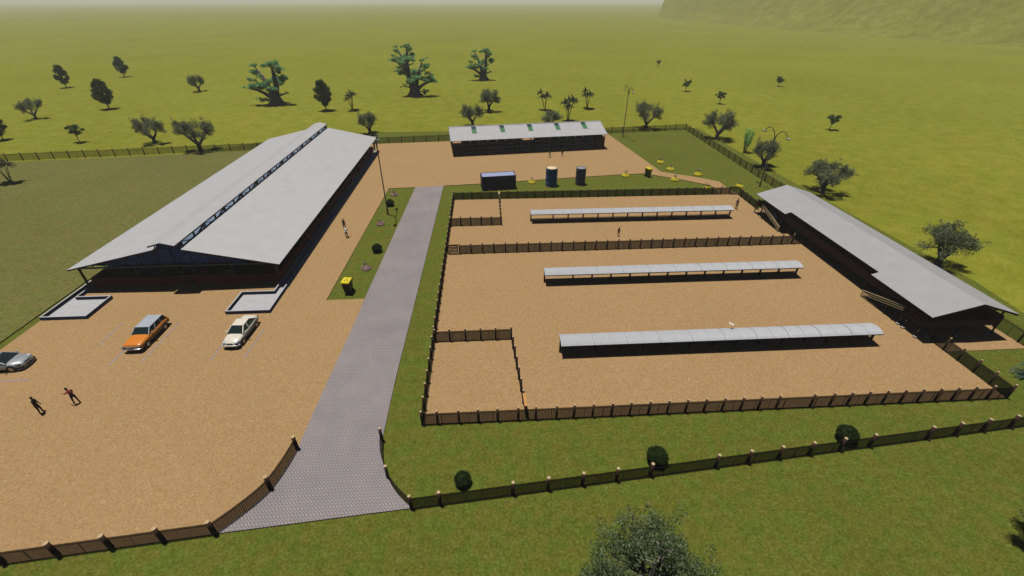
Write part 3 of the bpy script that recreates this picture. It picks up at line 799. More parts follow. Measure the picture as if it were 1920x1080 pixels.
gate("small gate with sunlit top board coloured orange in the near left pen", (pc.x + .62, 24.75), (pc.x + .56, 26.2), top=M['sunlit_wood'])  # orange top board paints in the sun on the dark gate
gate("small gate with sunlit top board coloured pale in the far left pen, in front of the container", (qc.x, 71.5), (qc.x, 73.0), top=M['lath'])  # pale top board also has sunlight put into its colour
# ================================================================== STREET FURNITURE AND STORES
# lamp posts: a tall mast with two goose-neck arms
def lamp_post(label, x, y, h, spread, ang, z=0.0):
    t = thing("lamp_post", label, "lamp post", (x, y, z), ang, "double arm lamp posts on the lawns")
    MB().tube([(0, 0, 0), (0, 0, .9), (0, 0, .95), (0, 0, h * .80)], [.13, .13, .10, .085], 10).build("mast", M['steel'], t)
    MB().cyl(0, 0, 0, .06, .2, .2, 10).build("base_plate", M['steel'], t)
    for s in (-1, 1):
        p = []
        rr = spread / 2; zc = h * .80
        for i in range(13):
            a = math.pi * i / 12
            p.append((s * (rr - rr * math.cos(a * .86)) * .98, 0, zc + h * .20 * math.sin(a * .80)))
        arm = MB().tube(p, [.075] * 6 + [.06] * 7, 8).build("arm", M['steel'], t)
        e = Vector(p[-1])
        head = MB(); head.ell((e.x + s * .22, 0, e.z - .05), (.48, .26, .18), 12, 7, 0)
        ho = head.build("lamp_head", M['green_steel'], t)
        MB().ell((e.x + s * .22, 0, e.z - .12), (.30, .14, .09), 10, 6).build("lens", mat("lamp_lens", (.5, .52, .5), .3, .05), ho)
lamp_post("double arm lamp post on the planted strip beside the barn", -16.2, 67.63, 12.0, 3.19, R(97))
lamp_post("double arm lamp post by the far end of the goat house", 50.52, 76.54, 10.3, 3.12, R(97))
lamp_post("double arm lamp post at the corner of lawn right of the cage shed", 34.58, 112.98, 11.8, 2.58, R(98))

# shipping container
t = thing("shipping_container", "dark blue shipping container with pale top on the strip behind the paddock", "container", (-.95, 77.2, 0.0), R(6.8))
navy = mat("navy_container_paint", (0.030, 0.038, 0.075), .5, .2, 2, 0, .3); lid = mat("container_roof_paint", (0.30, 0.35, 0.52), .5, .06, 1.5)
Lc, Wc, Hc = 6.22, 2.42, 2.6
mb = MB()
n = 26
for side in (0, 1):
    y = (0.05 if side == 0 else Wc - .05)
    prev = None; vs = []; fs = []
    for i in range(n * 4 + 1):
        x = .14 + (Lc - .28) * i / (n * 4); o = .04 if i % 4 in (1, 2) else 0.0; yy = y + (o if side == 0 else -o)
        vs += [(x, yy, .14), (x, yy, Hc - .14)]
    for i in range(n * 4): fs.append((2 * i, 2 * i + 2, 2 * i + 3, 2 * i + 1) if side == 0 else (2 * i, 2 * i + 1, 2 * i + 3, 2 * i + 2))
    mb.add(vs, fs)
mb.box(.04, .09, .145, Wc - .145, .145, Hc - .145)
mb.build("side_walls", navy, t)
mb = MB()
for x in (0.0, Lc - .14):
    for y in (0.0, Wc - .14): mb.box(x, x + .14, y, y + .14, 0.0, Hc)
for z in (0.002, Hc - .142):
    for y in (0.002, Wc - .142): mb.box(.141, Lc - .141, y, y + .14, z, z + .14)
    for x in (0.002, Lc - .142): mb.box(x, x + .14, .145, Wc - .145, z, z + .14)
mb.build("frame", navy, t)
mb = MB(); corrug(mb, (.15, .145, Hc - .06), (.15, Wc - .145, Hc - .06), (Lc - .15, Wc - .145, Hc - .06), (Lc - .15, .145, Hc - .06), .28, .02, .03); mb.build("top_panel", lid, t)
for i in range(2):
    y0 = .15 + i * (Wc / 2 - .14)
    d = MB().box(Lc - .08, Lc - .03, y0, y0 + Wc / 2 - .16, .15, Hc - .15).build("door", navy, t)
    for k in range(2): MB().cyl(Lc - .01, y0 + .25 + .5 * k, .18, Hc - .18, .022, .022, 6).build("lock_bar", M['steel'], d)
MB().box(4.95, 5.25, -.012, .035, .25, Hc - .25).build("side_panel", mat("faded_blue_panel", (0.07, .08, .14), .5, .1), t)

# water tanks
def tank(label, x, y, r, h, mbody, mlid, rim_c):
    t = thing("water_tank", label, "tank", (x, y, 0))
    zs = [0, .06, .10, h * .30, h * .32, h * .34, h * .36, h * .64, h * .66, h * .68, h * .70, h * .93, h * .97, h]
    rs = [.95, 1, 1.0, 1.0, .985, .985, 1.0, 1.0, .985, .985, 1, 1, .985, .95]
    MB().tube([(0, 0, z) for z in zs], [r * k for k in rs], 36).build("body", mbody, t)
    m2 = MB(); m2.tube([(0, 0, h - .06), (0, 0, h + .05)], [r * .985, r * .985], 36, 0, False); m2.tube([(0, 0, h + .05), (0, 0, h - .0)], [r * .90, r * .90], 36, 0, False)
    k = 36; m2.add([(r * q * math.cos(2 * math.pi * i / k), r * q * math.sin(2 * math.pi * i / k), h + .05) for q in (.985, .90) for i in range(k)], [(i, (i + 1) % k, k + (i + 1) % k, k + i) for i in range(k)])
    m2.build("rim", rim_c, t)
    MB().cyl(0, 0, h - .001, h + .012, r * .895, r * .895, 36).build("lid", mlid, t)
    lo = MB().cyl(r * .4, 0, h + .0125, h + .07, .16, .16, 14).build("bung", mlid, t)
    MB().cyl(0, -r - .06, .18, .30, .05, .05, 8).build("outlet", M['steel'], t)
tank("tall blue barrel shaped water tank with cream lid behind the paddock", 11.92, 79.5, 1.08, 3.32, mat("blue_tank", (0.045, 0.16, 0.34), .45, .1, 2), mat("cream_lid", (.72, .56, .33), .6, .05), mat("blue_rim", (.03, .10, .17), .5, .1))
tank("dark grey barrel shaped water tank with grey lid behind the paddock", 17.45, 79.85, .93, 3.10, mat("grey_tank", (0.10, 0.10, 0.11), .5, .1, 2), mat("grey_lid", (.26, .27, .31), .5, .1), mat("grey_rim", (.05, .05, .06), .5, .1))

# wheelie bins
lidm = mat("yellow_lid", (0.66, 0.55, 0.015), .45, .08, 4, 0, .4); binm = mat("dark_bin", (0.028, 0.022, 0.030), .5, .1, 4); bin2 = mat("olive_yellow_bin", (0.30, 0.24, 0.02), .5, .1, 4)
def wheelie_bin(label, px, py, rz, body, h=1.65):
    p = G(px, py); k = h / 1.06
    t = thing("wheelie_bin", label, "bin", (p.x, p.y, 0), rz, "wheelie bins on the lawns", k)
    v0 = [(-.21, -.24, .05), (.21, -.24, .05), (.21, .22, .05), (-.21, .22, .05), (-.28, -.34, .93), (.28, -.34, .93), (.28, .30, .93), (-.28, .30, .93)]
    mb = MB().add(v0, [(3, 2, 1, 0), (4, 5, 6, 7), (0, 1, 5, 4), (1, 2, 6, 5), (2, 3, 7, 6), (3, 0, 4, 7)]); mb.box(-.30, .30, -.36, .33, .90, .955); mb.build("body", body, t)
    lm = MB().add([(-.31, -.39, .96), (.31, -.39, .96), (.31, .33, 1.0), (-.31, .33, 1.0), (-.29, -.36, 1.03), (.29, -.36, 1.03), (.29, .30, 1.075), (-.29, .30, 1.075)],
                  [(3, 2, 1, 0), (4, 5, 6, 7), (0, 1, 5, 4), (1, 2, 6, 5), (2, 3, 7, 6), (3, 0, 4, 7)]).build("lid", lidm, t)
    am = MB()                                         # three chasing arrows
    for i in range(3):
        a = 2 * math.pi * i / 3 + math.pi / 2
        def q(r, da): return (r * math.cos(a + da), -.03 + r * math.sin(a + da), 1.0555 + .0625 * (r * math.sin(a + da)))
        s = [q(.155, -.62), q(.155, .25), q(.105, .25), q(.105, -.62)]; hd = [q(.19, .22), q(.13, .85), q(.07, .22)]
        am.add(s, [(0, 1, 2, 3)]); am.add(hd, [(0, 1, 2)])
    am.build("recycling_mark", M['black'], lm)
    MB().tube([(-.22, .36, 1.0), (.22, .36, 1.0)], .02, 6).build("handle", body, t)
    for s in (-1, 1):
        MB().tube([(s * .20, .24, .1), (s * .27, .24, .1)], .1, 12).build("wheel", M['rubber'], t)
wheelie_bin("dark wheelie bin with yellow lid on the near end of the planted strip", 655, 548, R(-8), binm, 1.75)
wheelie_bin("yellow bodied wheelie bin beside the sandy path near the water tanks", 1214, 331, R(28), bin2, 1.75)

# ================================================================== CARS
def ring(hw, z0, z1, crown=.05, side=.05, n=5):
    """half section points: right side bottom -> top -> left (closed loop)"""
    pts = []
    base = [(.80, 0.0), (.95, .10), (1.0, .38), (1.0, .62), (.965, .86), (.86, .975), (.55, 1.0)]
    r_ = [(hw * a, z0 + (z1 - z0) * b + (crown if b == 1.0 else 0)) for a, b in base]
    return [(x, z) for x, z in r_] + [(-x, z) for x, z in reversed(r_)]
def loft_body(mb, secs, mi=0):
    n = None; rows = []
    for x, hw, z0, z1, cr in secs:
        rr = ring(hw, z0, z1, cr); n = len(rr); rows.append([(x, y, z) for y, z in rr])
    vs = [v for r_ in rows for v in r_]; fs = []
    for i in range(len(rows) - 1):
        for k in range(n):
            k2 = (k + 1) % n; fs.append((i * n + k, (i + 1) * n + k, (i + 1) * n + k2, i * n + k2))
    fs.append(tuple(range(n))); fs.append(tuple((len(rows) - 1) * n + k for k in reversed(range(n))))
    return mb.add(vs, fs, mi, True)
def car(label, px, py, heading, body_m, roof_m, spec):
    p = G(px, py, .1)
    t = thing("car", label, "car", (p.x, p.y, 0.1), heading)
    k = spec
    mb = MB(); loft_body(mb, k['secs'])
    body = mb.build("body", body_m, t)
    # cabin: belt rectangle (xf,xr,hw,z) and roof rectangle
    xf, xr, hb, zb = k['belt']; rf, rr_, hr, zr = k['roof']
    def ln(a, b2, f): return Vector(a).lerp(Vector(b2), f)
    B4 = [Vector((xf, -hb, zb)), Vector((xf, hb, zb)), Vector((xr, hb, zb)), Vector((xr, -hb, zb))]
    T4 = [Vector((rf, -hr, zr)), Vector((rf, hr, zr)), Vector((rr_, hr, zr)), Vector((rr_, -hr, zr))]
    # roof panel, crowned, with its pillars
    rm_ = MB(); nx_, ny_ = 6, 6; vs = []; fs = []
    for i in range(nx_ + 1):
        for j in range(ny_ + 1):
            u, v = i / nx_, j / ny_
            x = rf + (rr_ - rf) * u; y = -hr + 2 * hr * v
            e = (1 - abs(2 * u - 1) ** 2.5) * (1 - abs(2 * v - 1) ** 2.5); vs.append((x, y, zr + .015 + .06 * e))
    for i in range(nx_):
        for j in range(ny_):
            a = i * (ny_ + 1) + j; fs.append((a, a + 1, a + ny_ + 2, a + ny_ + 1))
    rm_.add(vs, fs, 0, True)
    rm_.box(rr_ if rr_ < rf else rf, rf if rr_ < rf else rr_, -hr, hr, zr - .03, zr + .014)
    for a, b2 in zip(B4, T4): rm_.beam(a, b2 + Vector((0, 0, -.005)), .075, .06)
    for s in (-1, 1):
        for f in k.get('pillars', (.5,)):
            x0, x1 = xf + (xr - xf) * f, rf + (rr_ - rf) * f
            rm_.beam((x0, s * (hb - .005), zb), (x1, s * (hr + .005), zr - .01), .07, .05)
        rm_.beam((rf, s * hr, zr - .005), (rr_, s * hr, zr - .005), .05, .05)
    rm_.build("roof", roof_m, t)
    ins = .97
    def pane(nm, q):
        c = sum(q, Vector()) / 4; v = [c + (a - c) * ins for a in q]; nrm = (v[1] - v[0]).cross(v[2] - v[0]).normalized() * .012
        MB().add(v + [a - nrm for a in v], [(0, 1, 2, 3), (7, 6, 5, 4), (0, 4, 5, 1), (1, 5, 6, 2), (2, 6, 7, 3), (3, 7, 4, 0)]).build(nm, M['glass'], t)
    pane("windscreen", [B4[0], B4[1], T4[1], T4[0]]); pane("rear_window", [B4[2], B4[3], T4[3], T4[2]])
    pane("side_window", [B4[1], B4[2], T4[2], T4[1]]); pane("side_window", [B4[3], B4[0], T4[0], T4[3]])
    # wheels
    wr, tw = k['wheel']
    for x in k['axles']:
        for s in (-1, 1):
            y = s * (k['hw'] - .10)
            arch = MB().tube([(x, y - s * .14, wr), (x, y + s * .092, wr)], [wr + .055] * 2, 20).build("wheel_arch", M['black'], t)
            w_ = MB().tube([(x, y - s * .10, wr), (x, y + s * .08, wr), (x, y + s * .115, wr)], [wr, wr, wr * .9], 20).build("wheel", M['rubber'], t)
            r2 = MB().tube([(x, y + s * .112, wr), (x, y + s * .122, wr)], [wr * .64, wr * .60], 16); 
            r2.tube([(x, y + s * .123, wr), (x, y + s * .132, wr)], [wr * .2, wr * .17], 10)
            r2.build("rim", M['rim'], w_)
    for s in (-1, 1):
        k['lamps'](t, s)
        mx = xf - .30
        m_ = MB().ell((mx, s * (hb + .16), zb + .08), (.09, .11, .075), 10, 6); m_.beam((mx, s * (hb - .02), zb + .02), (mx, s * (hb + .12), zb + .06), .04)
        m_.build("mirror", k.get('mirror', body_m), t)
    k['extra'](t)
    return t
lampm = mat("headlight_glass", (.42, .46, .47), .12, .1, 6, 0, .6); redm = mat("tail_light", (.35, .01, .01), .2, .1)
# orange estate with grey roof
orange = mat("orange_paint", (0.62, 0.20, 0.022), .3, .05, 2, 0, .5); silver_roof = mat("silver_roof_paint", (.36, .39, .44), .35, .05, 2, 0, .5)
cream = mat("cream_paint", (0.66, 0.62, 0.52), .3, .04, 2, 0, .5); silver = mat("silver_paint", (0.42, 0.45, 0.46), .28, .06, 2, .45, .5)
def est_l(t, s):
    MB().box(2.17, 2.30, s * .74 - .22, s * .74 + .1 if s > 0 else s * .74 + .22, .60, .72).build("headlight", lampm, t)
    MB().box(-2.36, -2.29, s * .78 - .08, s * .78 + .08, .62, .86).build("tail_light", redm, t)
def est_x(t):
    MB().box(2.18, 2.315, -.50, .50, .585, .74).build("grille", M['chrome'], t)
    MB().tube([(2.16, -.93, .46), (2.36, -.80, .46), (2.41, 0, .46), (2.36, .80, .46), (2.16, .93, .46)], [.05, .075, .08, .075, .05], 8).build("bumper", M['chrome'], t)
    MB().tube([(-2.20, -.93, .48), (-2.42, -.8, .48), (-2.45, 0, .48), (-2.42, .8, .48), (-2.20, .93, .48)], [.05, .07, .075, .07, .05], 8).build("bumper", M['chrome'], t)
    MB().box(2.44, 2.465, -.22, .22, .42, .54).build("number_plate", M['black'], t)
    MB().box(-.9, .5, -.952, -.945, .80, .83).build("trim_strip", M['chrome'], t); MB().box(-.9, .5, .945, .952, .80, .83).build("trim_strip", M['chrome'], t)
est = dict(hw=.95, secs=[(-2.38, .80, .45, .86, .01), (-2.30, .90, .34, .95, .02), (-1.6, .94, .26, 1.0, .02), (-.6, .95, .24, .98, .02), (.55, .95, .24, .97, .02), (1.3, .94, .26, .93, .03), (2.05, .91, .30, .86, .04), (2.25, .87, .40, .81, .02)],
           belt=(.72, -2.18, .84, .96), roof=(.10, -1.98, .70, 1.44), wheel=(.33, .2), axles=(1.42, -1.38), pillars=(.36, .70), lamps=est_l, extra=est_x)
o1, o2 = G(281.7, 648.5, .1), G(310.8, 618.5, .1); hd = math.atan2((o1 - o2).y, (o1 - o2).x); mid = (o1 + o2) / 2
def car_from_wheels(label, f, r_, hw, body_m, roof_m, spec, side):
    """f, r_: where the front and rear tyres of one side touch the ground"""
    a, b2 = G(*f, .1), G(*r_, .1); h = math.atan2((a - b2).y, (a - b2).x); c = (a + b2) / 2
    nrm = Vector((-math.sin(h), math.cos(h), 0)) * side
    ax = sum(spec['axles']) / 2
    c = c + nrm * (hw - .05) - Vector((math.cos(h), math.sin(h), 0)) * ax
    k = (a - b2).length / abs(spec['axles'][0] - spec['axles'][1])
    o = car(label, 0, 500, h, body_m, roof_m, spec); o.location = (c.x, c.y, .1); 
    return o, k
E1, k1 = car_from_wheels("orange estate car with silver grey roof parked between faint lines", (281.5, 648), (310, 618.5), .95, orange, silver_roof, est, -1)
def sed_l(t, s):
    MB().ell((2.02, s * .60, .70), (.26, .19, .10), 10, 6).build("headlight", lampm, t)
    MB().ell((-2.17, s * .62, .80), (.10, .20, .10), 10, 6).build("tail_light", redm, t)
def sed_x(t):
    MB().box(2.16, 2.285, -.30, .30, .60, .68).build("grille", M['black'], t)
    MB().box(2.22, 2.315, -.45, .45, .32, .42).build("air_intake", M['black'], t)
    MB().tube([(2.0, -.86, .40), (2.22, -.66, .40), (2.30, 0, .40), (2.22, .66, .40), (2.0, .86, .40)], [.10, .13, .13, .13, .10], 8).build("bumper", cream, t)
    MB().box(2.425, 2.44, -.2, .2, .40, .50).build("number_plate", M['black'], t)
sedan = dict(hw=.88, secs=[(-2.26, .60, .42, .84, .01), (-2.15, .78, .32, .94, .03), (-1.6, .86, .25, .99, .05), (-.6, .88, .22, .96, .03), (.5, .88, .22, .94, .03), (1.2, .87, .24, .88, .06), (1.8, .82, .27, .79, .07), (2.12, .68, .30, .70, .05), (2.26, .50, .36, .62, .03)],
             belt=(1.02, -1.62, .80, .95), roof=(.22, -.92, .58, 1.40), wheel=(.32, .2), axles=(1.38, -1.30), pillars=(.44,), lamps=sed_l, extra=sed_x)
E2, k2 = car_from_wheels("cream white saloon car parked below the concrete drain pad", (458, 644.5), (482.2, 612.5), .88, cream, cream, sedan, -1)
def cou_l(t, s):
    MB().ell((1.82, s * .66, .70), (.30, .16, .09), 10, 6).build("headlight", lampm, t)
    MB().ell((-2.1, s * .6, .82), (.10, .22, .09), 10, 6).build("tail_light", redm, t)
def cou_x(t):
    MB().box(2.02, 2.27, -.34, .34, .60, .66).build("grille", M['black'], t)
    MB().tube([(1.85, -.90, .36), (2.14, -.72, .34), (2.28, 0, .34), (2.14, .72, .34), (1.85, .90, .36)], [.06, .09, .09, .09, .06], 8).build("air_intake", M['black'], t)
    MB().tube([(1.85, -.92, .22), (2.18, -.74, .22), (2.33, 0, .22), (2.18, .74, .22), (1.85, .92, .22)], [.05, .06, .06, .06, .05], 8).build("bumper", silver, t)
coupe = dict(hw=.93, secs=[(-2.24, .66, .40, .86, .01), (-2.1, .84, .28, .96, .04), (-1.5, .92, .20, .98, .05), (-.5, .92, .18, .90, .03), (.6, .92, .18, .88, .03), (1.3, .92, .20, .82, .07), (1.85, .86, .22, .73, .07), (2.14, .72, .24, .64, .05), (2.28, .52, .28, .56, .02)],
             belt=(1.10, -1.90, .84, .90), roof=(.10, -.80, .58, 1.30), wheel=(.33, .22), axles=(1.36, -1.36), pillars=(.5,), lamps=cou_l, extra=cou_x)
a = G(22, 699, .1); c = a + Vector((-1.36, .90, 0)) ; 
E3 = car("silver low coupe car parked at the left edge of the sand car park", 22, 690, R(4), silver, silver, coupe)
E3.location = (c.x, c.y, .1)
print("CARS", k1, k2, [tuple(e.location) for e in (E1, E2, E3)], [math.degrees(e.rotation_euler.z) for e in (E1, E2, E3)])
# ================================================================== PEOPLE AND ANIMALS
skin_c = mat("skin_brown", (0.16, 0.085, 0.055), .6, .08, 12); hair_c = mat("hair_dark", (0.012, 0.009, 0.008), .7, .2, 20); hair_b = mat("hair_brown", (0.10, 0.055, 0.03), .7, .2, 20)
def cloth(n, c): return mat(n, c, .85, .12, 9)
shoe_c = cloth("shoe_leather", (0.02, 0.017, 0.015))
def skinned(name, verts, edges, mats, pick, sub=1):
    """verts: (co, radius); one continuous skin grown over the joints; pick(co) gives the material slot"""
    me = bpy.data.meshes.new(name); me.from_pydata([v[0] for v in verts], edges, [])
    o = bpy.data.objects.new(name, me); col.objects.link(o)
    md = o.modifiers.new("skin", 'SKIN'); 
    for i, v in enumerate(verts):
        r = v[1] if hasattr(v[1], '__len__') else (v[1], v[1]); me.skin_vertices[0].data[i].radius = r
        me.skin_vertices[0].data[i].use_root = (i == 0)
    sb = o.modifiers.new("sub", 'SUBSURF'); sb.levels = sub; sb.render_levels = sub
    dg = bpy.context.evaluated_depsgraph_get(); ev = o.evaluated_get(dg)
    out = bpy.data.meshes.new_from_object(ev); bpy.data.objects.remove(o); bpy.data.meshes.remove(me)
    out.materials.clear()
    for m in mats: out.materials.append(m)
    for p in out.polygons: p.material_index = pick(p.center); p.use_smooth = True
    out.name = name; return out
def person(label, px, py, facing, shirt, trousers, hair=None, lean=0.0, stride=0.0, arms=(0.0, 0.0), h=1.75, z=0.1, head=0.0, group=None, elbow=.25):
    """facing: heading of the chest; stride: half step; arms: forward swing of left and right upper arm; lean: bend at the hip"""
    V = []; E = []
    def v(co, r, parent=None):
        V.append((Vector(co), r)); 
        if parent is not None: E.append((parent, len(V) - 1))
        return len(V) - 1
    # x forward, y left, z up
    def up(dist, base, a): return (base[0] + math.sin(a) * dist, base[1], base[2] + math.cos(a) * dist)
    pel = (0, 0, .93)
    p0 = v(pel, (.125, .15)); p1 = v(up(.16, pel, lean * .6), (.115, .135), p0)
    c1 = up(.34, pel, lean * .9); p2 = v(c1, (.125, .165), p1); c2 = up(.48, pel, lean); p3 = v(c2, (.11, .155), p2)
    nk = up(.57, pel, lean); pn = v(nk, (.055, .055), p3)
    ha = lean + head
    h1 = v(up(.08, nk, ha), (.068, .062), pn); h2 = v(up(.16, nk, ha), (.098, .080), h1); h3 = v(up(.25, nk, ha), (.085, .072), h2)
    head_c = Vector(up(.18, nk, ha))
    for s, sw in ((1, arms[0]), (-1, arms[1])):
        sh = (c2[0], s * .185, c2[2] - .02); a = v(sh, .062, p3)
        an = lean * .3 + sw; el = (sh[0] + math.sin(an) * .29, s * .235, sh[2] - math.cos(an) * .29); b = v(el, .045, a)
        an2 = an + elbow + max(0, sw) * .8; wr = (el[0] + math.sin(an2) * .25, s * .235, el[2] - math.cos(an2) * .25); c = v(wr, .031, b)
        d = Vector((math.sin(an2), 0, -math.cos(an2))); pm = Vector(wr) + d * .07; q = v(pm, (.022, .038), c)
        side = Vector((d.z, 0, -d.x)) * -1
        for i in range(4):
            off = Vector((0, 0, 0)) + side * (.028 - .019 * i); L = (.070, .080, .076, .058)[i]
            f1 = v(pm + off + d * .03, .0095, q); f2 = v(pm + off + d * (.03 + L * .5) + Vector((0, -s * .006, 0)), .009, f1); v(pm + off + d * (.03 + L) + Vector((0, -s * .02, 0)), .0075, f2)
        t1 = v(Vector(wr) + d * .03 + side * .042, .011, c); v(Vector(wr) + d * .075 + side * .060, .009, t1)
    for s in (1, -1):
        st = stride * s
        hp = (0, s * .10, .88); a = v(hp, .098, p0); kn = (.03 + st * .5, s * .115, .49); b = v(kn, .066, a)
        an_ = (st, s * .12, .09 + (0.03 if st < -.1 else 0)); c = v(an_, .047, b)
        hl = v((st - .03, s * .12, .045), .045, c); v((st + .17, s * .135, .032), (.030, .042), c)
    wrist_x = [Vector(V[i][0]) for i in range(len(V))]
    def pick(co):
        if co.z < .105: return 3
        if (co - head_c).length < .17 and co.z > nk[2] - .02: return 0
        if co.z > .93 + .02 - .0 and abs(co.y) < .21: return 1
        if abs(co.y) > .19: 
            # forearm and hand are skin, upper arm shirt
            return 1 if co.z > c2[2] - .30 and abs(co.x - c2[0]) < .24 else 0
        return 2
    bm_ = skinned("body", V, E, [skin_c, shirt, trousers, shoe_c], pick)
    p = G(px, py, z); t = thing("person", label, "person", (p.x, p.y, z), facing, group, h / 1.76)
    body = inst("body", bm_, t)
    # ears, nose, eyes sit on the one head
    hm = MB(); R3 = Matrix.Rotation(ha, 3, 'Y')
    def hp_(x, y, z_): return head_c + R3 @ Vector((x, y, z_))
    c = hp_(-.012, 0, .035); hm.ell(c, (.112, .090, .100), 14, 9)
    keep = MB(); hm2 = hm.mesh("hair", hair or hair_c)
    bm2 = bmesh.new(); bm2.from_mesh(hm2)
    dead = [f for f in bm2.faces if (R3.inverted() @ (f.calc_center_median() - head_c)).z < -.02 + (R3.inverted() @ (f.calc_center_median() - head_c)).x * .75]
    bmesh.ops.delete(bm2, geom=dead, context='FACES'); bm2.to_mesh(hm2); bm2.free()
    inst("hair", hm2, t)
    fm = MB()
    fm.ell(hp_(.105, 0, -.015), (.020, .014, .022), 8, 5)
    for s in (-1, 1): fm.ell(hp_(0, s * .084, -.01), (.018, .010, .030), 8, 5)
    fm.build("nose_and_ears", skin_c, body)
    em = MB()
    for s in (-1, 1): em.ell(hp_(.086, s * .030, .012), (.008, .012, .007), 8, 5)
    em.ell(hp_(.086, 0, -.060), (.006, .022, .005), 8, 4)
    em.build("eyes_and_mouth", hair_c, body)
    return t
W, K, N, RD, GR = cloth("white_cloth", (.62, .62, .60)), cloth("black_cloth", (.022, .022, .024)), cloth("navy_denim", (.030, .045, .085)), cloth("red_cloth", (.28, .035, .035)), cloth("grey_green_cloth", (.09, .11, .07))
PU, KH = cloth("dark_plum_cloth", (.045, .035, .055)), cloth("olive_work_cloth", (.12, .12, .04))
person("brown haired person in dark jacket standing on the sand nearest the left edge", 79, 774, R(20), K, K, hair_b, lean=.10, stride=.05, h=1.82)
person("person in red shirt and blue jeans with a forearm held out", 146, 756, R(160), RD, N, None, lean=.22, stride=.16, arms=(.75, .2), head=.25, h=1.76)
person("person in white shirt and black trousers bending forward beside the barn", 651, 446, R(95), W, K, None, lean=.55, head=.5, arms=(.5, .5), h=1.75)
person("dark haired person in dark top standing behind the white shirted person", 647, 430, R(-80), PU, N, None, lean=.05, arms=(.15, .1), h=1.74)
person("striding person in green work clothes in front of the cage shed", 1031, 295.5, R(175), KH, K, None, lean=.06, stride=.24, arms=(.45, -.4), h=1.78)
person("standing person in green top facing the cage shed aisle", 1054, 293, R(80), KH, GR, None, lean=.03, h=1.72)
person("person in dark clothes standing between middle fence and back shelter", 1159, 443, R(-70), PU, N, None, arms=(.35, .1), h=1.45, z=.06)
person("brown clad person standing at the right end of the back shelter", 1380, 391.5, R(200), cloth("brown_cloth", (.13, .045, .035)), cloth("dark_brown_cloth", (.05, .022, .018)), None, lean=.05, arms=(.3, .1), h=1.80, z=.06)

# pigs in the barn
pig_c = mat("pig_hide", (0.50, 0.26, 0.22), .7, .12, 5)
def pig(label, x, y, rz, z=.16):
    t = thing("pig", label, "pig", (x, y, z), rz, "pigs in the front pens of the barn", 1.15)
    V = [((0, 0, .48), (.24, .27)), ((.30, 0, .46), (.22, .25)), ((.52, 0, .50), (.19, .19)), ((.74, 0, .46), (.13, .13)), ((.92, 0, .40), (.07, .07)), ((.98, 0, .39), (.062, .062)),
         ((-.30, 0, .50), (.24, .25)), ((-.52, 0, .50), (.20, .20)), ((-.64, 0, .52), (.08, .08))]
    E = [(0, 1), (1, 2), (2, 3), (3, 4), (4, 5), (0, 6), (6, 7), (7, 8)]
    for s in (-1, 1):
        i = len(V); V += [((.34, s * .15, .34), .10), ((.36, s * .16, .18), .055), ((.35, s * .16, .03), .05)]; E += [(1, i), (i, i + 1), (i + 1, i + 2)]
        i = len(V); V += [((-.42, s * .15, .36), .12), ((-.36, s * .16, .26), .075), ((-.46, s * .16, .16), .05), ((-.42, s * .16, .03), .05)]; E += [(6, i), (i, i + 1), (i + 1, i + 2), (i + 2, i + 3)]
    b = inst("body", skinned("body", V, E, [pig_c], lambda c: 0), t)
    for s in (-1, 1): MB().add([(.70, s * .06, .60), (.66, s * .15, .58), (.80, s * .13, .50), (.69, s * .06, .585), (.65, s * .15, .565), (.79, s * .13, .485)], [(0, 1, 2), (5, 4, 3), (0, 3, 4, 1), (1, 4, 5, 2), (2, 5, 3, 0)]).build("ear", pig_c, b)
    MB().tube([(-.68, 0, .54), (-.74, .03, .57), (-.78, 0, .53), (-.75, -.03, .50)], [.016, .013, .011, .007], 6).build("tail", pig_c, b)
pa, pb = G(276, 505, .6), G(430, 511, .6)
pig("pink pig in the front pen left of the barn gate", pa.x, pa.y, R(15)); pig("pink pig in the front pen right of the barn gate", pb.x, pb.y, R(190))

# white goat at the top of the far ramp
goat_c = mat("white_goat_hair", (.70, .67, .60), .8, .08, 8)
def goat(label, x, y, z, rz):
    t = thing("goat", label, "goat", (x, y, z), rz)
    V = [((0, 0, .52), (.13, .17)), ((.26, 0, .53), (.13, .18)), ((.38, 0, .66), (.085, .10)), ((.47, 0, .80), (.06, .06)), ((.58, 0, .80), (.055, .05)), ((.70, 0, .74), (.036, .036)), ((-.26, 0, .53), (.12, .15)), ((-.36, 0, .58), (.06, .06)), ((-.42, 0, .64), (.025, .025))]
    E = [(0, 1), (1, 2), (2, 3), (3, 4), (4, 5), (0, 6), (6, 7), (7, 8)]
    for s in (-1, 1):
        i = len(V); V += [((.24, s * .09, .42), .06), ((.25, s * .09, .22), .034), ((.24, s * .09, .02), .028)]; E += [(1, i), (i, i + 1), (i + 1, i + 2)]
        i = len(V); V += [((-.26, s * .09, .44), .075), ((-.20, s * .09, .32), .045), ((-.29, s * .09, .20), .03), ((-.27, s * .09, .02), .028)]; E += [(6, i), (i, i + 1), (i + 1, i + 2), (i + 2, i + 3)]
    b = inst("body", skinned("body", V, E, [goat_c], lambda c: 0), t)
    for s in (-1, 1):
        MB().tube([(.47, s * .05, .84), (.43, s * .13, .82), (.42, s * .18, .77)], [.02, .026, .008], 6).build("ear", goat_c, b)
        MB().tube([(.46, s * .03, .85), (.41, s * .05, .95), (.33, s * .06, .98)], [.016, .012, .005], 6).build("horn", M['cut'], b)
gq = G(1451, 396, 1.9)
goat("small white goat on the goat house ramp just under the eave", 43.75, 60.2, .90, R(95))

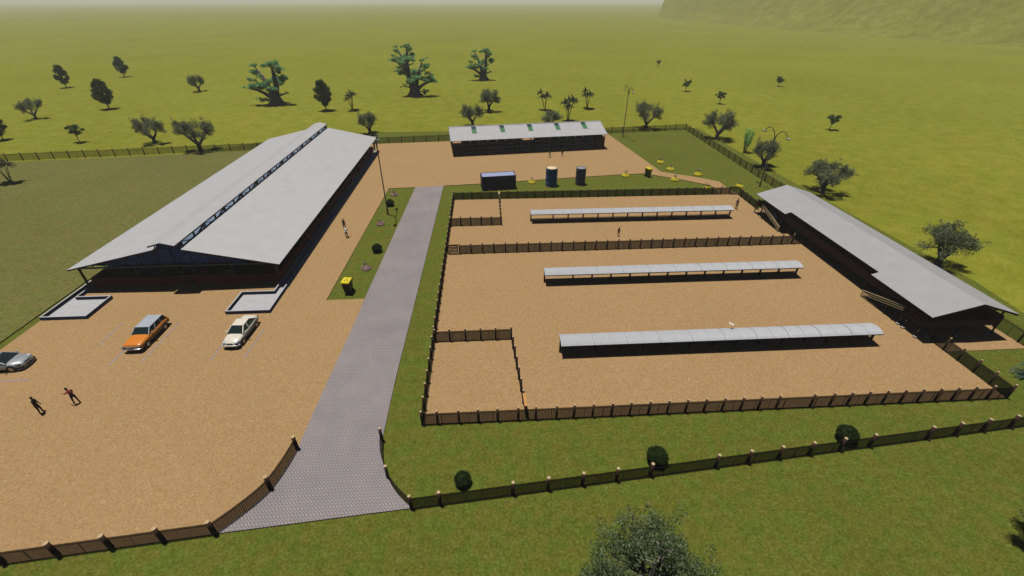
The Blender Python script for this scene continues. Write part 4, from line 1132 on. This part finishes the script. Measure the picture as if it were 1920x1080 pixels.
# white dove gliding just above the front shelter
dove_c = mat("dove_feathers", (.74, .68, .64), .7, .06, 10); dove_t = mat("dove_wing_tips", (.10, .08, .07), .7, .1, 10)
bq = G(1371.5, 608, 2.1)
t = thing("bird", "pale bird with spread wings flying low behind the front shelter", "bird", (bq.x, bq.y, 2.1), R(200), scale=.95)
V = [((0, 0, 0), (.055, .06)), ((.10, 0, .01), (.045, .045)), ((.16, 0, .03), (.030, .030)), ((.21, 0, .04), (.028, .028)), ((.25, 0, .03), (.010, .010)), ((-.12, 0, 0), (.035, .03))]
b = inst("body", skinned("body", V, [(0, 1), (1, 2), (2, 3), (3, 4), (0, 5)], [dove_c], lambda c: 0), t)
for s in (-1, 1):
    mb = MB(); top = [(.09, s * .03, .03), (.12, s * .18, .09), (.06, s * .36, .10), (-.08, s * .34, .09), (-.10, s * .16, .06), (-.08, s * .03, .02)]
    mb.add([(x, y, z) for x, y, z in top] + [(x, y, z - .012) for x, y, z in top], [tuple(range(6)), tuple(reversed(range(6, 12)))] + [(i, i + 6, (i + 1) % 6 + 6, (i + 1) % 6) for i in range(6)])
    wg = mb.build("wing", dove_c, t)
    MB().box(-.07, .05, s * .35 - .02, s * .35 + .03, .085, .105).build("wing_tip", dove_t, wg)
MB().add([(-.12, -.02, .01), (-.12, .02, .01), (-.28, .08, .0), (-.28, -.08, .0), (-.12, -.02, 0), (-.12, .02, 0), (-.28, .08, -.01), (-.28, -.08, -.01)], [(0, 1, 2, 3), (7, 6, 5, 4), (0, 4, 5, 1), (1, 5, 6, 2), (2, 6, 7, 3), (3, 7, 4, 0)]).build("tail", dove_c, t)
# ================================================================== TREES AND PLANTS
def leaves(mb, clumps, n, size, aspect=.45, shell=.55, flat=1.0, seed=1, droop=0.0, jit=.35):
    """n leaf-sized diamonds spread through the clumps (centre, radius)"""
    r = random.Random(seed); wts = [c[1] ** 2 for c in clumps]
    for c, rad in r.choices(clumps, wts, k=n):
        d = Vector((r.gauss(0, 1), r.gauss(0, 1), r.gauss(0, 1))).normalized()
        k = rad * (r.random() ** shell); p = Vector(c) + Vector((d.x, d.y, d.z * flat)) * k
        ax = (d * .8 + Vector((r.uniform(-1, 1), r.uniform(-1, 1), r.uniform(-1, 1) - droop))).normalized()
        o = ax.cross(Vector((r.uniform(-1, 1), r.uniform(-1, 1), r.uniform(-1, 1)))).normalized()
        s = size * r.uniform(1 - jit, 1 + jit)
        a, b2 = ax * s, o * s * aspect
        mb.add([p - a * .5, p + b2 * .5, p + a * .5, p - b2 * .5], [(0, 1, 2, 3)])
def limb(mb, p, q, r0, r1, bend=.15, n=5, seed=0, sides=7):
    r = random.Random(seed); p, q = Vector(p), Vector(q); L = (q - p).length
    off = Vector((r.uniform(-1, 1), r.uniform(-1, 1), r.uniform(-.3, .6))) * L * bend
    pts = [p.lerp(q, i / n) + off * math.sin(math.pi * i / n) for i in range(n + 1)]
    mb.tube(pts, [r0 + (r1 - r0) * (i / n) for i in range(n + 1)], sides); return pts
bark_o = mat("olive_bark", (0.24, 0.205, 0.175), .95, .35, 5, 0, .05, .6, 10); bark_d = mat("dark_bark", (0.065, 0.05, 0.038), .95, .3, 5, 0, .05)
bark_b = mat("baobab_bark", (0.27, 0.205, 0.165), .95, .35, 2.2, 0, .05, .6, 5)
lf_o = leaf_mat("olive_leaves", (0.064, 0.085, 0.030), (0.184, 0.221, 0.101), (0.375, 0.410, 0.242))
lf_f = leaf_mat("feathery_olive_leaves", (0.045, 0.070, 0.026), (0.121, 0.174, 0.067), (0.258, 0.319, 0.167))
lf_p = leaf_mat("dense_dark_leaves", (0.018, 0.045, 0.012), (0.045, 0.093, 0.024), (0.090, 0.158, 0.045))
lf_b = leaf_mat("baobab_leaves", (0.113, 0.316, 0.105), (0.284, 0.612, 0.225), (0.529, 0.882, 0.386))
lf_pm = leaf_mat("palm_leaves", (0.026, 0.034, 0.013), (0.058, 0.072, 0.023), (0.111, 0.124, 0.042))
lf_s = leaf_mat("sapling_leaves", (0.033, 0.075, 0.021), (0.083, 0.147, 0.039), (0.150, 0.225, 0.075))
lf_bm = leaf_mat("bamboo_leaves", (0.185, 0.529, 0.093), (0.330, 0.767, 0.171), (0.529, 0.900, 0.317))
lf_c = leaf_mat("conifer_needles", (0.032, 0.088, 0.077), (0.072, 0.168, 0.147), (0.136, 0.264, 0.232))
lf_h = leaf_mat("clipped_leaves", (0.013, 0.027, 0.007), (0.033, 0.065, 0.015), (0.069, 0.119, 0.031))

def olive_meshes(seed, n=10000, size=.20, wide=1.0, nmain=3, ntip=8, open_=0.0, lf=None):
    """gnarled short trunk, spreading limbs, a broad uneven dome of leaf clumps"""
    r = random.Random(seed); tr = MB(); cl = []
    tr.tube([(0, 0, -.1), (.02, 0, .2), (.05, .02, .55), (.02, -.02, .85)], [.50, .38, .32, .30], 9)
    for i in range(nmain):
        a = 2 * math.pi * i / nmain + r.uniform(-.45, .45); rad = r.uniform(.8, 1.25) * wide; z = r.uniform(1.7, 2.3)
        k = (math.cos(a) * rad, math.sin(a) * rad, z)
        limb(tr, (0, 0, .75), k, .25, .14, .10, 5, seed * 9 + i)
        for j in range(ntip):
            b = a + r.uniform(-1.35, 1.35); el = r.uniform(-.15, 1.35); d = r.uniform(1.0, 1.75)
            e = (k[0] + math.cos(b) * math.cos(el) * d * wide, k[1] + math.sin(b) * math.cos(el) * d * wide, z + .25 + math.sin(el) * d * 1.15)
            limb(tr, k, e, .085, .025, .12, 4, seed * 31 + i * 7 + j, 5)
            cl.append((e, r.uniform(.42, .72) * (1 - .25 * open_)))
            m_ = r.uniform(.5, .75); cl.append((tuple(k[q] + (e[q] - k[q]) * m_ + (.25 if q == 2 else 0) for q in range(3)), r.uniform(.5, .8) * (1 - .45 * open_)))
            for _ in range(2 + int(4 * open_)):            # ragged tufts at the edge
                cl.append((tuple(e[q] + r.uniform(-.55, .55) + (.2 if q == 2 else 0) for q in range(3)), r.uniform(.18, .34)))
    if not open_:
        for q in range(10): cl.append(((math.cos(q * 2.4) * (.35 + .14 * q) * wide, math.sin(q * 2.4) * (.35 + .14 * q) * wide, r.uniform(2.5, 3.9) - .06 * q), r.uniform(.6, .9)))
    else:
        ld = limb(tr, (0, 0, .8), (.1, .1, 4.3), .2, .04, .06, 6, seed + 5)
        for q in range(16):
            a = q * 2.4; z = 2.7 + .15 * q; rr = .95 * (1 - q / 18) * wide + .1; e = (math.cos(a) * rr, math.sin(a) * rr, z + .25)
            limb(tr, (.06, .06, z - .2), e, .05, .015, .1, 3, seed + q, 5); cl.append((e, .42 - .012 * q))
        cl.append(((.1, .1, 4.9), .40)); cl.append(((.1, .05, 5.3), .26))
    lv = MB(); leaves(lv, cl, n, size, .38, .45, .9, seed)
    top = max(c[2] + q * .8 for c, q in cl)
    return tr.mesh("trunk", bark_o), lv.mesh("crown", lf or lf_o), top
def poplar_meshes(seed):
    r = random.Random(seed); tr = MB(); tr.tube([(0, 0, -.1), (.03, 0, 1.6), (0, .03, 4.2), (0, 0, 6.2)], [.16, .12, .08, .03], 8); cl = []
    for i in range(110):
        z = 1.4 + 5.2 * (i + r.random()) / 110; w_ = 1.95 * math.sin(min(1, (z - 1.2) / 2.0) * math.pi / 2) * max(.18, 1 - ((z - 2.6) / 4.8) ** 2 if z > 2.6 else 1)
        a = r.uniform(0, 6.28); q = w_ * (r.random() ** .4)
        e = (math.cos(a) * q, math.sin(a) * q, z); cl.append((e, r.uniform(.45, .62)))
        if i % 4 == 0: limb(tr, (0, 0, max(1.2, z - .6)), e, .05, .015, .05, 3, seed + i, 5)
    lv = MB(); leaves(lv, cl, 10000, .24, .7, .6, 1, seed); return tr.mesh("trunk", bark_d), lv.mesh("crown", lf_p), 7.0
def baobab_meshes(seed, mirror=1):
    r = random.Random(seed); tr = MB(); cl = []; m_ = mirror
    tr.tube([(0, 0, -.2), (0, 0, .3), (-.05 * m_, 0, 1.4), (0, 0, 2.6), (.05, 0, 3.4)], [2.1, 1.6, 1.35, 1.30, 1.1], 14)
    for k in range(6):
        a = k * 1.05 + .3; tr.tube([(math.cos(a) * 2.4, math.sin(a) * 2.4, -.1), (math.cos(a) * 1.3, math.sin(a) * 1.3, .7), (math.cos(a) * .9, math.sin(a) * .9, 1.8)], [.25, .5, .4], 8)
    def big(pts, rad, tufts):
        pts = [(x * m_, y, z) for x, y, z in pts]
        tr.tube(pts, rad, 9)
        for (x, y, z), q in tufts:
            c = (x * m_, y, z); cl.append((c, q))
            for _ in range(5): cl.append(((c[0] + r.uniform(-1.2, 1.2), c[1] + r.uniform(-1.2, 1.2), c[2] + r.uniform(-.5, .6)), q * .62))
            j = min(range(len(pts)), key=lambda i: (Vector(pts[i]) - Vector(c)).length); limb(tr, pts[j], c, max(.08, rad[j] * .35), .06, .1, 4, seed + len(cl), 6)
    big([(-.5, 0, 2.4), (-1.2, .2, 5), (-2.3, .3, 7.6), (-3.0, .2, 9.0)], [.85, .6, .42, .2], [((-3.6, 0, 9.9), .7), ((-3.7, .3, 8.0), 1.0), ((-2.7, -.6, 7.2), .7)])
    big([(.5, 0, 2.6), (1.1, -.1, 5.2), (1.2, 0, 8.0), (1.1, .1, 9.3)], [.85, .62, .45, .25], [((1.0, .2, 10.0), 1.3), ((2.6, 0, 9.2), 1.1), ((-.1, .3, 9.9), .9), ((3.2, .2, 6.6), 1.25), ((2.2, .8, 8.4), .8)])
    big([(-.9, -.2, 1.8), (-2.6, -.3, 3.1), (-4.2, -.2, 3.8), (-5.6, 0, 4.0)], [.6, .42, .3, .16], [((-5.9, 0, 4.4), 1.0), ((-4.4, -.6, 4.8), 1.2), ((-3.4, .3, 4.4), 1.0), ((-4.8, .2, 6.2), .8)])
    big([(-1.0, -.4, 1.2), (-2.0, -.9, 1.5), (-3.0, -1.2, 1.1)], [.25, .16, .09], [((-3.3, -1.2, 1.4), .8)])
    big([(0, -.7, 3.0), (-.6, -1.5, 4.2), (-1.2, -1.8, 5.0)], [.5, .3, .16], [((-1.6, -1.7, 5.4), 1.25), ((.2, -1.7, 4.3), 1.1), ((-2.6, -1.2, 5.1), .9), ((1.1, -1.4, 4.2), .8)])
    big([(.8, .4, 2.2), (2.0, .6, 2.5), (2.8, .6, 2.6)], [.3, .18, .08], [((2.9, .6, 2.9), .5)])
    big([(.2, .9, 2.8), (.6, 2.2, 4.6), (.4, 3.0, 5.6)], [.6, .4, .2], [((.4, 3.3, 6.2), 1.3), ((-1.0, 2.6, 5.6), 1.0), ((1.8, 2.4, 5.2), .9)])
    lv = MB(); leaves(lv, cl, 14000, .30, .6, .6, .62, seed); return tr.mesh("trunk", bark_b), lv.mesh("crown", lf_b), 10.9
def palm_meshes(seed):
    r = random.Random(seed); tr = MB(); lv = MB(); top = 0
    for i in range(5):
        a = 2 * math.pi * i / 5 + r.uniform(-.4, .4); d = r.uniform(.7, 1.7); h = r.uniform(3.2, 4.8); q = (math.cos(a) * d, math.sin(a) * d, h)
        pts = [(math.cos(a) * .12, math.sin(a) * .12, -.05), (q[0] * .45, q[1] * .45, h * .5), q]; tr.tube(pts, [.085, .065, .05], 7)
        for k in range(17):
            b = 2 * math.pi * k / 8.5 + r.uniform(-.25, .25); el = r.uniform(.25, 1.4); L = r.uniform(1.15, 1.65); pr = None
            if k == 0: el, L = 1.5, 1.5
            spine = []
            for s in range(6):
                u = s / 5; rr = L * u * math.cos(el * (1 - .5 * u)); z = L * u * math.sin(el) - .70 * u * u * L * (1 if k else .1)
                spine.append(Vector((q[0] + math.cos(b) * rr, q[1] + math.sin(b) * rr, q[2] + z)))
            sd = Vector((-math.sin(b), math.cos(b), 0))
            for s in range(5):
                for sg in (-1, 1):
                    for e in (0, .5):
                        p = spine[s].lerp(spine[s + 1], e); u = (s + e) / 5; wl = .42 * (1 - u * .6)
                        t_ = p + sd * sg * wl + (spine[s + 1] - spine[s]).normalized() * wl * .7 + Vector((0, 0, -wl * .45)); w2 = (spine[s + 1] - spine[s]).normalized() * .085
                        lv.add([p - w2, p + w2, t_], [(0, 1, 2)])
            for s in range(5):
                w0, w1 = .20 * math.sin(.35 + 2.6 * s / 5), .20 * math.sin(.35 + 2.6 * (s + 1) / 5) * (s < 4); dz = Vector((0, 0, -.10))
                for sg in (-1, 1): lv.add([spine[s], spine[s + 1], spine[s + 1] + sd * sg * w1 + dz, spine[s] + sd * sg * w0 + dz], [(0, 1, 2, 3)])
            top = max(top, max(v.z for v in spine))
    return tr.mesh("trunk", bark_d), lv.mesh("crown", lf_pm), top
def sapling_meshes(seed):
    r = random.Random(seed); tr = MB(); cl = []
    s = limb(tr, (0, 0, -.05), (-.25, .1, 1.2), .06, .045, .12, 4, seed, 6)
    for i in range(14):
        a = 2.4 * i + r.uniform(-.4, .4); d = r.uniform(.25, 1.05); e = (-.25 + math.cos(a) * d, .1 + math.sin(a) * d, r.uniform(1.35, 2.85))
        limb(tr, s[-1 - (i % 2)], e, .03, .012, .12, 3, seed + i, 5); cl.append((e, r.uniform(.30, .50)))
    lv = MB(); leaves(lv, cl, 1500, .22, .5, .5, .7, seed); return tr.mesh("trunk", bark_d), lv.mesh("crown", lf_s), 3.05
def bamboo_meshes(seed):
    r = random.Random(seed); tr = MB(); cl = []
    for i in range(12):
        a = r.uniform(0, 6.28); d = r.uniform(.3, .95); h = r.uniform(2.6, 4.2); e = (math.cos(a) * d, math.sin(a) * d, h); b = (math.cos(a) * .22, math.sin(a) * .22, 0)
        limb(tr, b, e, .035, .012, .06, 4, seed + i, 5)
        for u in (.45, .6, .75, .9, 1.0): cl.append((tuple(b[k] + (e[k] - b[k]) * u for k in range(3)), .36))
    lv = MB(); leaves(lv, cl, 1300, .30, .26, .8, 1.2, seed, .3); return tr.mesh("stems", bark_d), lv.mesh("crown", lf_bm), 4.45
def conifer_meshes(seed):
    r = random.Random(seed); tr = MB(); lv = MB(); tr.tube([(0, 0, -.1), (0, 0, 2), (0, 0, 4.2)], [.14, .09, .02], 7)
    for i in range(70):
        z = .25 + 3.8 * r.random() ** 1.2; L = 1.7 * (1 - z / 4.5) + .15; a = r.uniform(0, 6.28)
        pts = [Vector((math.cos(a) * L * u, math.sin(a) * L * u, z + L * (.15 * u - .40 * u * u))) for u in (0, .33, .66, 1)]
        tr.tube(pts, [.025, .018, .012, .005], 4)
        for k in range(46):
            u = r.random() ** .7 * 3; j = min(2, int(u)); p = pts[j].lerp(pts[j + 1], u - j); dr = (pts[3] - pts[0]).normalized(); sd = Vector((-math.sin(a), math.cos(a), 0)) * r.choice((-1, 1))
            q = p + sd * r.uniform(.08, .26) + dr * .14 + Vector((0, 0, r.uniform(-.12, .04))); w2 = dr * .03; lv.add([p - w2, p + w2, q], [(0, 1, 2)])
    return tr.mesh("trunk", bark_d), lv.mesh("crown", lf_c), 4.2
def plant_tree(name, meshes, label, cat, base, top_y=None, rz=0.0, group=None, h=None, z=0.0, wide=1.0, part="trunk"):
    tm_, cm, H = meshes; p = G(base[0], base[1], z)
    hh = h if h else height_of(base, top_y)
    k = hh / H; t = thing(name, label, cat, (p.x, p.y, z), rz, group, (k * wide, k * wide, k))
    inst(part, tm_, t); inst("crown", cm, t); return t
O = [olive_meshes(11), olive_meshes(23, nmain=3, ntip=7, wide=1.15), olive_meshes(37, nmain=4, ntip=7, wide=1.15), olive_meshes(51, nmain=3, ntip=8, wide=.9)]
og = "grey green olive trees around the site"
for v, base, ty, rz, lab in (
    (1, (68, 223), 184, .4, "spreading olive tree furthest left in the open field"),
    (1, (291, 268), 218, 2.2, "olive tree left of its twin beyond the far fence, behind the dry field"),
    (1, (377, 282), 220, 3.0, "olive tree whose trunk stands right at the far fence, left of the barn roof"),
    (3, (374, 171), 138, .9, "small olive tree standing alone in the far field between the dark trees and the baobab"),
    (3, (694, 250), 207, 1.2, "olive tree just past the far end of the barn roof"),
    (0, (886, 236), 194, .2, "olive tree behind the left end of the cage shed roof"),
    (3, (917, 208), 164, 2.0, "olive tree further back than the one behind the left end of the cage shed"),
    (2, (1033, 240), 206, .7, "olive tree half hidden behind the middle of the cage shed roof"),
    (1, (1211, 240), 190, 1.6, "olive tree at the far fence beside the lamp post right of the cage shed"),
    (0, (1344, 260), 205, 2.6, "olive tree outside the far right corner of the boundary fence"),
    (3, (1430, 312), 258, .5, "olive tree outside the fence, seen behind the lamp post near the goat house"),
    (2, (1540, 360), 300, 1.0, "broad olive tree just beyond the far end of the goat house roof"),
    (2, (1756, 497), 418, 2.9, "large olive tree standing behind the middle of the goat house roof")):
    plant_tree("olive_tree", O[v], lab, "tree", base, ty, rz, og, wide=.86 if base[0] == 1756 else (.98, .84, 1.12, .95)[v])
of = olive_meshes(77, n=30000, size=.10, wide=.74, nmain=5, ntip=9, open_=.8, lf=lf_f)
plant_tree("olive_tree", of, "big feathery olive tree cut off by the bottom edge of the picture", "tree", (1196, 1168), None, .3, og, h=8.9)
plant_tree("olive_tree", olive_meshes(91, n=16000, size=.15, nmain=3, ntip=7, wide=.8, lf=lf_f), "olive tree at the bottom right corner, mostly outside the picture, over its own dark shadow", "tree", (1950, 1024), None, 1.3, og, h=4.4)
PO = [poplar_meshes(5), poplar_meshes(8)]
for v, base, ty, lab in ((0, (125, 164), 121, "dark leafy tree at the upper left of the field, left of the smallest dark one"), (1, (205, 204), 147, "dark leafy tree in the middle of the left field, the largest of them"), (0, (234, 144), 105, "dark leafy tree standing furthest back in the left field"), (1, (6, 262), 212, "dark leafy tree cut by the left edge of the picture"), (1, (612, 207), 149, "upright dark leafy tree between the leftmost baobab and the lone palm")):
    plant_tree("dense_tree", PO[v], lab, "tree", base, ty, v * 1.3 + base[0], "dense dark trees in the far field")
BA = [baobab_meshes(3), baobab_meshes(4, -1)]
for v, base, ty, lab, w_ in ((0, (520, 196), 114, "leftmost baobab, with a thick trunk and two tall limbs", 1.0), (1, (778, 180), 104, "baobab in front of another baobab, its bushy foot almost on the ground", 1.0), (0, (762, 133), 82, "far baobab seen above and behind another baobab", 1.0), (0, (907, 150), 90, "baobab on its own right of the pair of baobabs", .9)):
    plant_tree("baobab_tree", BA[v], lab, "tree", base, ty, 0.0, "baobabs in the far field", wide=w_)
PA = [palm_meshes(2), palm_meshes(6)]
for v, base, ty, lab in ((0, (661, 206), 165, "lone palm clump with two stems beside the upright dark tree"), (1, (1021, 206), 165, "palm clump left of the two others behind the cage shed"), (0, (1065, 227), 174, "palm clump nearest the cage shed roof, tallest of the group"), (1, (1101, 203), 162, "palm clump right of the two others behind the cage shed")):
    plant_tree("palm", PA[v], lab, "palm", base, ty, base[0] * .7, "palm clumps", wide=.95)
plant_tree("palm", PA[0], "palm clump in the dry field at the left edge of the picture", "palm", (21, 342), 291, 2.4, "palm clumps", z=.12)
SA = [sapling_meshes(4), sapling_meshes(9)]
for v, base, ty, lab in ((0, (152, 267), 235, "sparse sapling beyond the far fence left of the olive pair"), (0, (1233, 125), 113, "smallest and farthest sapling in the right hand field"), (1, (1285, 171), 148, "sapling in the far field right above the lamp post by the cage shed"), (0, (1347, 194), 171, "sapling in the field above the corner olive tree"), (1, (1460, 162), 142, "sapling furthest up the slope side of the field, below the hill"), (0, (1554, 243), 215, "sapling furthest right in the open field")):
    plant_tree("sapling", SA[v], lab, "sapling", base, ty, base[0] * .37, "young saplings in the open field", wide=1.2)
plant_tree("bamboo", bamboo_meshes(3), "bright green bamboo clump outside the far right boundary fence", "bamboo", (1396, 285), 239, 0, part="stems")
plant_tree("conifer", conifer_meshes(3), "blue green conifer cut by the right edge beside the goat house yard", "conifer", (1926, 707), None, 0, h=3.0, wide=1.1)

# clipped shrubs
def shrub_meshes(seed):
    r = random.Random(seed); lv = MB(); 
    for i in range(2600):
        d = Vector((r.gauss(0, 1), r.gauss(0, 1), r.gauss(0, 1))).normalized()
        if d.z < -.75: continue
        k = .95 + r.uniform(-.10, .08) + .05 * math.sin(5 * d.x + 2) * math.sin(4 * d.y + 1) + .04 * math.sin(7 * d.z); p = Vector((d.x * k, d.y * k, .86 + d.z * k * .95))
        ax = (d + Vector((r.uniform(-.8, .8), r.uniform(-.8, .8), r.uniform(-.2, 1)))).normalized(); o = ax.cross(Vector((r.uniform(-1, 1), r.uniform(-1, 1), r.uniform(-1, 1)))).normalized()
        s = r.uniform(.10, .20); lv.add([p - ax * s * .3, p + o * s * .3, p + ax * s, p - o * s * .3], [(0, 1, 2, 3)])
    core = MB().ell((0, 0, .84), (.90, .90, .84), 18, 12); st = MB().cyl(0, 0, -.05, .5, .12, .08, 8)
    return lv.mesh("foliage", lf_h), core.mesh("inner_foliage", lf_h), st.mesh("stem", bark_d)
SH = shrub_meshes(2)
for (px, py), dia, lab in (((868, 906), 34, "round clipped shrub on the near lawn closest to the paved drive"), ((1230, 865), 43, "round clipped shrub on the near lawn in the middle of the long fence"), ((1583, 824), 42, "round clipped shrub at the right of the near lawn, the largest of its row"), ((708, 472), 20, "round clipped shrub in the middle of the planted strip by the barn"), ((732, 386), 16, "round clipped shrub next to the foot of the barn lamp post")):
    p = G(px, py); dd = math.sqrt(p.x ** 2 + p.y ** 2 + 29 ** 2); dep = p.y * .839 + 15.8; k = dia / 2.36 * dep / F_PX
    t = thing("round_shrub", lab, "shrub", (p.x, p.y, 0), px, "round clipped shrubs", k)
    fo = inst("foliage", SH[0], t); inst("inner_foliage", SH[1], fo); inst("stem", SH[2], t)

# flower clumps
yel = leaf_mat("yellow_petals", (0.70, 0.54, 0.01), (0.88, 0.74, 0.02), (0.95, 0.85, 0.08)); pnk = leaf_mat("pink_petals", (0.26, 0.14, 0.14), (0.46, 0.28, 0.27), (0.62, 0.44, 0.42)); plu = leaf_mat("pale_plumes", (0.40, 0.40, 0.26), (0.55, 0.55, 0.40), (0.70, 0.70, 0.55))
def flower_meshes(m, seed, n=260):
    r = random.Random(seed); lv = MB(); gr = MB(); pl = MB()
    for i in range(n):
        a = r.uniform(0, 6.28); q = .80 * math.sqrt(r.random()); z = .42 * (1 - (q / .9) ** 2) + r.uniform(.02, .12); c = Vector((math.cos(a) * q, math.sin(a) * q, z)); s = r.uniform(.06, .11)
        nrm = (Vector((c.x, c.y, .9)) + Vector((r.uniform(-.4, .4), r.uniform(-.4, .4), 0))).normalized(); u = nrm.cross(Vector((0, 1, .1))).normalized(); v = nrm.cross(u)
        lv.add([c + (u * math.cos(k * 1.257) + v * math.sin(k * 1.257)) * s for k in range(5)], [(0, 1, 2, 3, 4)])
    leaves(gr, [((0, 0, .1), .8)], 260, .22, .35, .5, .45, seed)
    for i in range(9):
        a = r.uniform(0, 6.28); q = r.uniform(.05, .35); h = r.uniform(.9, 1.5); b = Vector((math.cos(a) * q * .5, math.sin(a) * q * .5, .2)); e = Vector((math.cos(a) * q * 1.6, math.sin(a) * q * 1.6, h))
        pl.tube([b, b.lerp(e, .5), b.lerp(e, .75), e], [.012, .014, .045, .008], 5)
    return lv.mesh("blossoms", m), gr.mesh("leaves", lf_h), pl.mesh("plumes", plu)
FY, FP = flower_meshes(yel, 3, 520), flower_meshes(pnk, 5, 320)
def flowers(kind, meshes, lab, px, py, k, grp):
    p = G(px, py); t = thing("flower_clump", lab, "flowers", (p.x, p.y, 0), px * .3, grp, k)
    for nm, m_ in zip(("blossoms", "leaves", "plumes"), meshes): inst(nm, m_, t)
for px, py, k, lab in ((997, 342.5, .92, "yellow flower clump between the container and the blue tank"), (1173, 330, .95, "yellow flower clump between the dark tank and the yellow bin"), (1238, 305, .95, "yellow flower clump farthest back on the right lawn"), (1257, 318, .95, "yellow flower clump second from the back on the right lawn"), (1265, 338, .98, "yellow flower clump at the lower edge of the sandy path"), (1309, 328, 1.05, "largest yellow flower clump on the lawn above the sandy path"), (1325, 355, .98, "yellow flower clump seen through the far paddock fence"), (1386, 350, .9, "yellow flower clump with tall plumes behind the far corner gate")):
    flowers("yellow", FY, lab, px, py, k, "yellow flower clumps with pale plumes")
for px, py, k, lab in ((739, 366, .80, "pink flower clump at the far end of the planted strip"), (714, 421, .80, "pink flower clump between the two round shrubs of the planted strip"), (687, 504, .80, "pink flower clump nearest the wheelie bin on the planted strip")):
    flowers("pink", FP, lab, px, py, k, "pink flower clumps on the planted strip")

# ================================================================== HAZE
hm, ht, hb_ = nmat("haze_air"); ht.nodes.remove(hb_)
pv = node(ht, "ShaderNodeVolumePrincipled"); pv.inputs["Density"].default_value = 0.00028; pv.inputs["Color"].default_value = (0.97, 0.98, 1.0, 1); pv.inputs["Anisotropy"].default_value = 0.0
ht.links.new(pv.outputs[0], ht.nodes["Material Output"].inputs["Volume"])
hz = MB().box(-13000, 13000, -13000, 13000, -1.5, 76).build("haze", hm); tag(hz, "pale summer haze over the plain", "haze", kind='stuff')
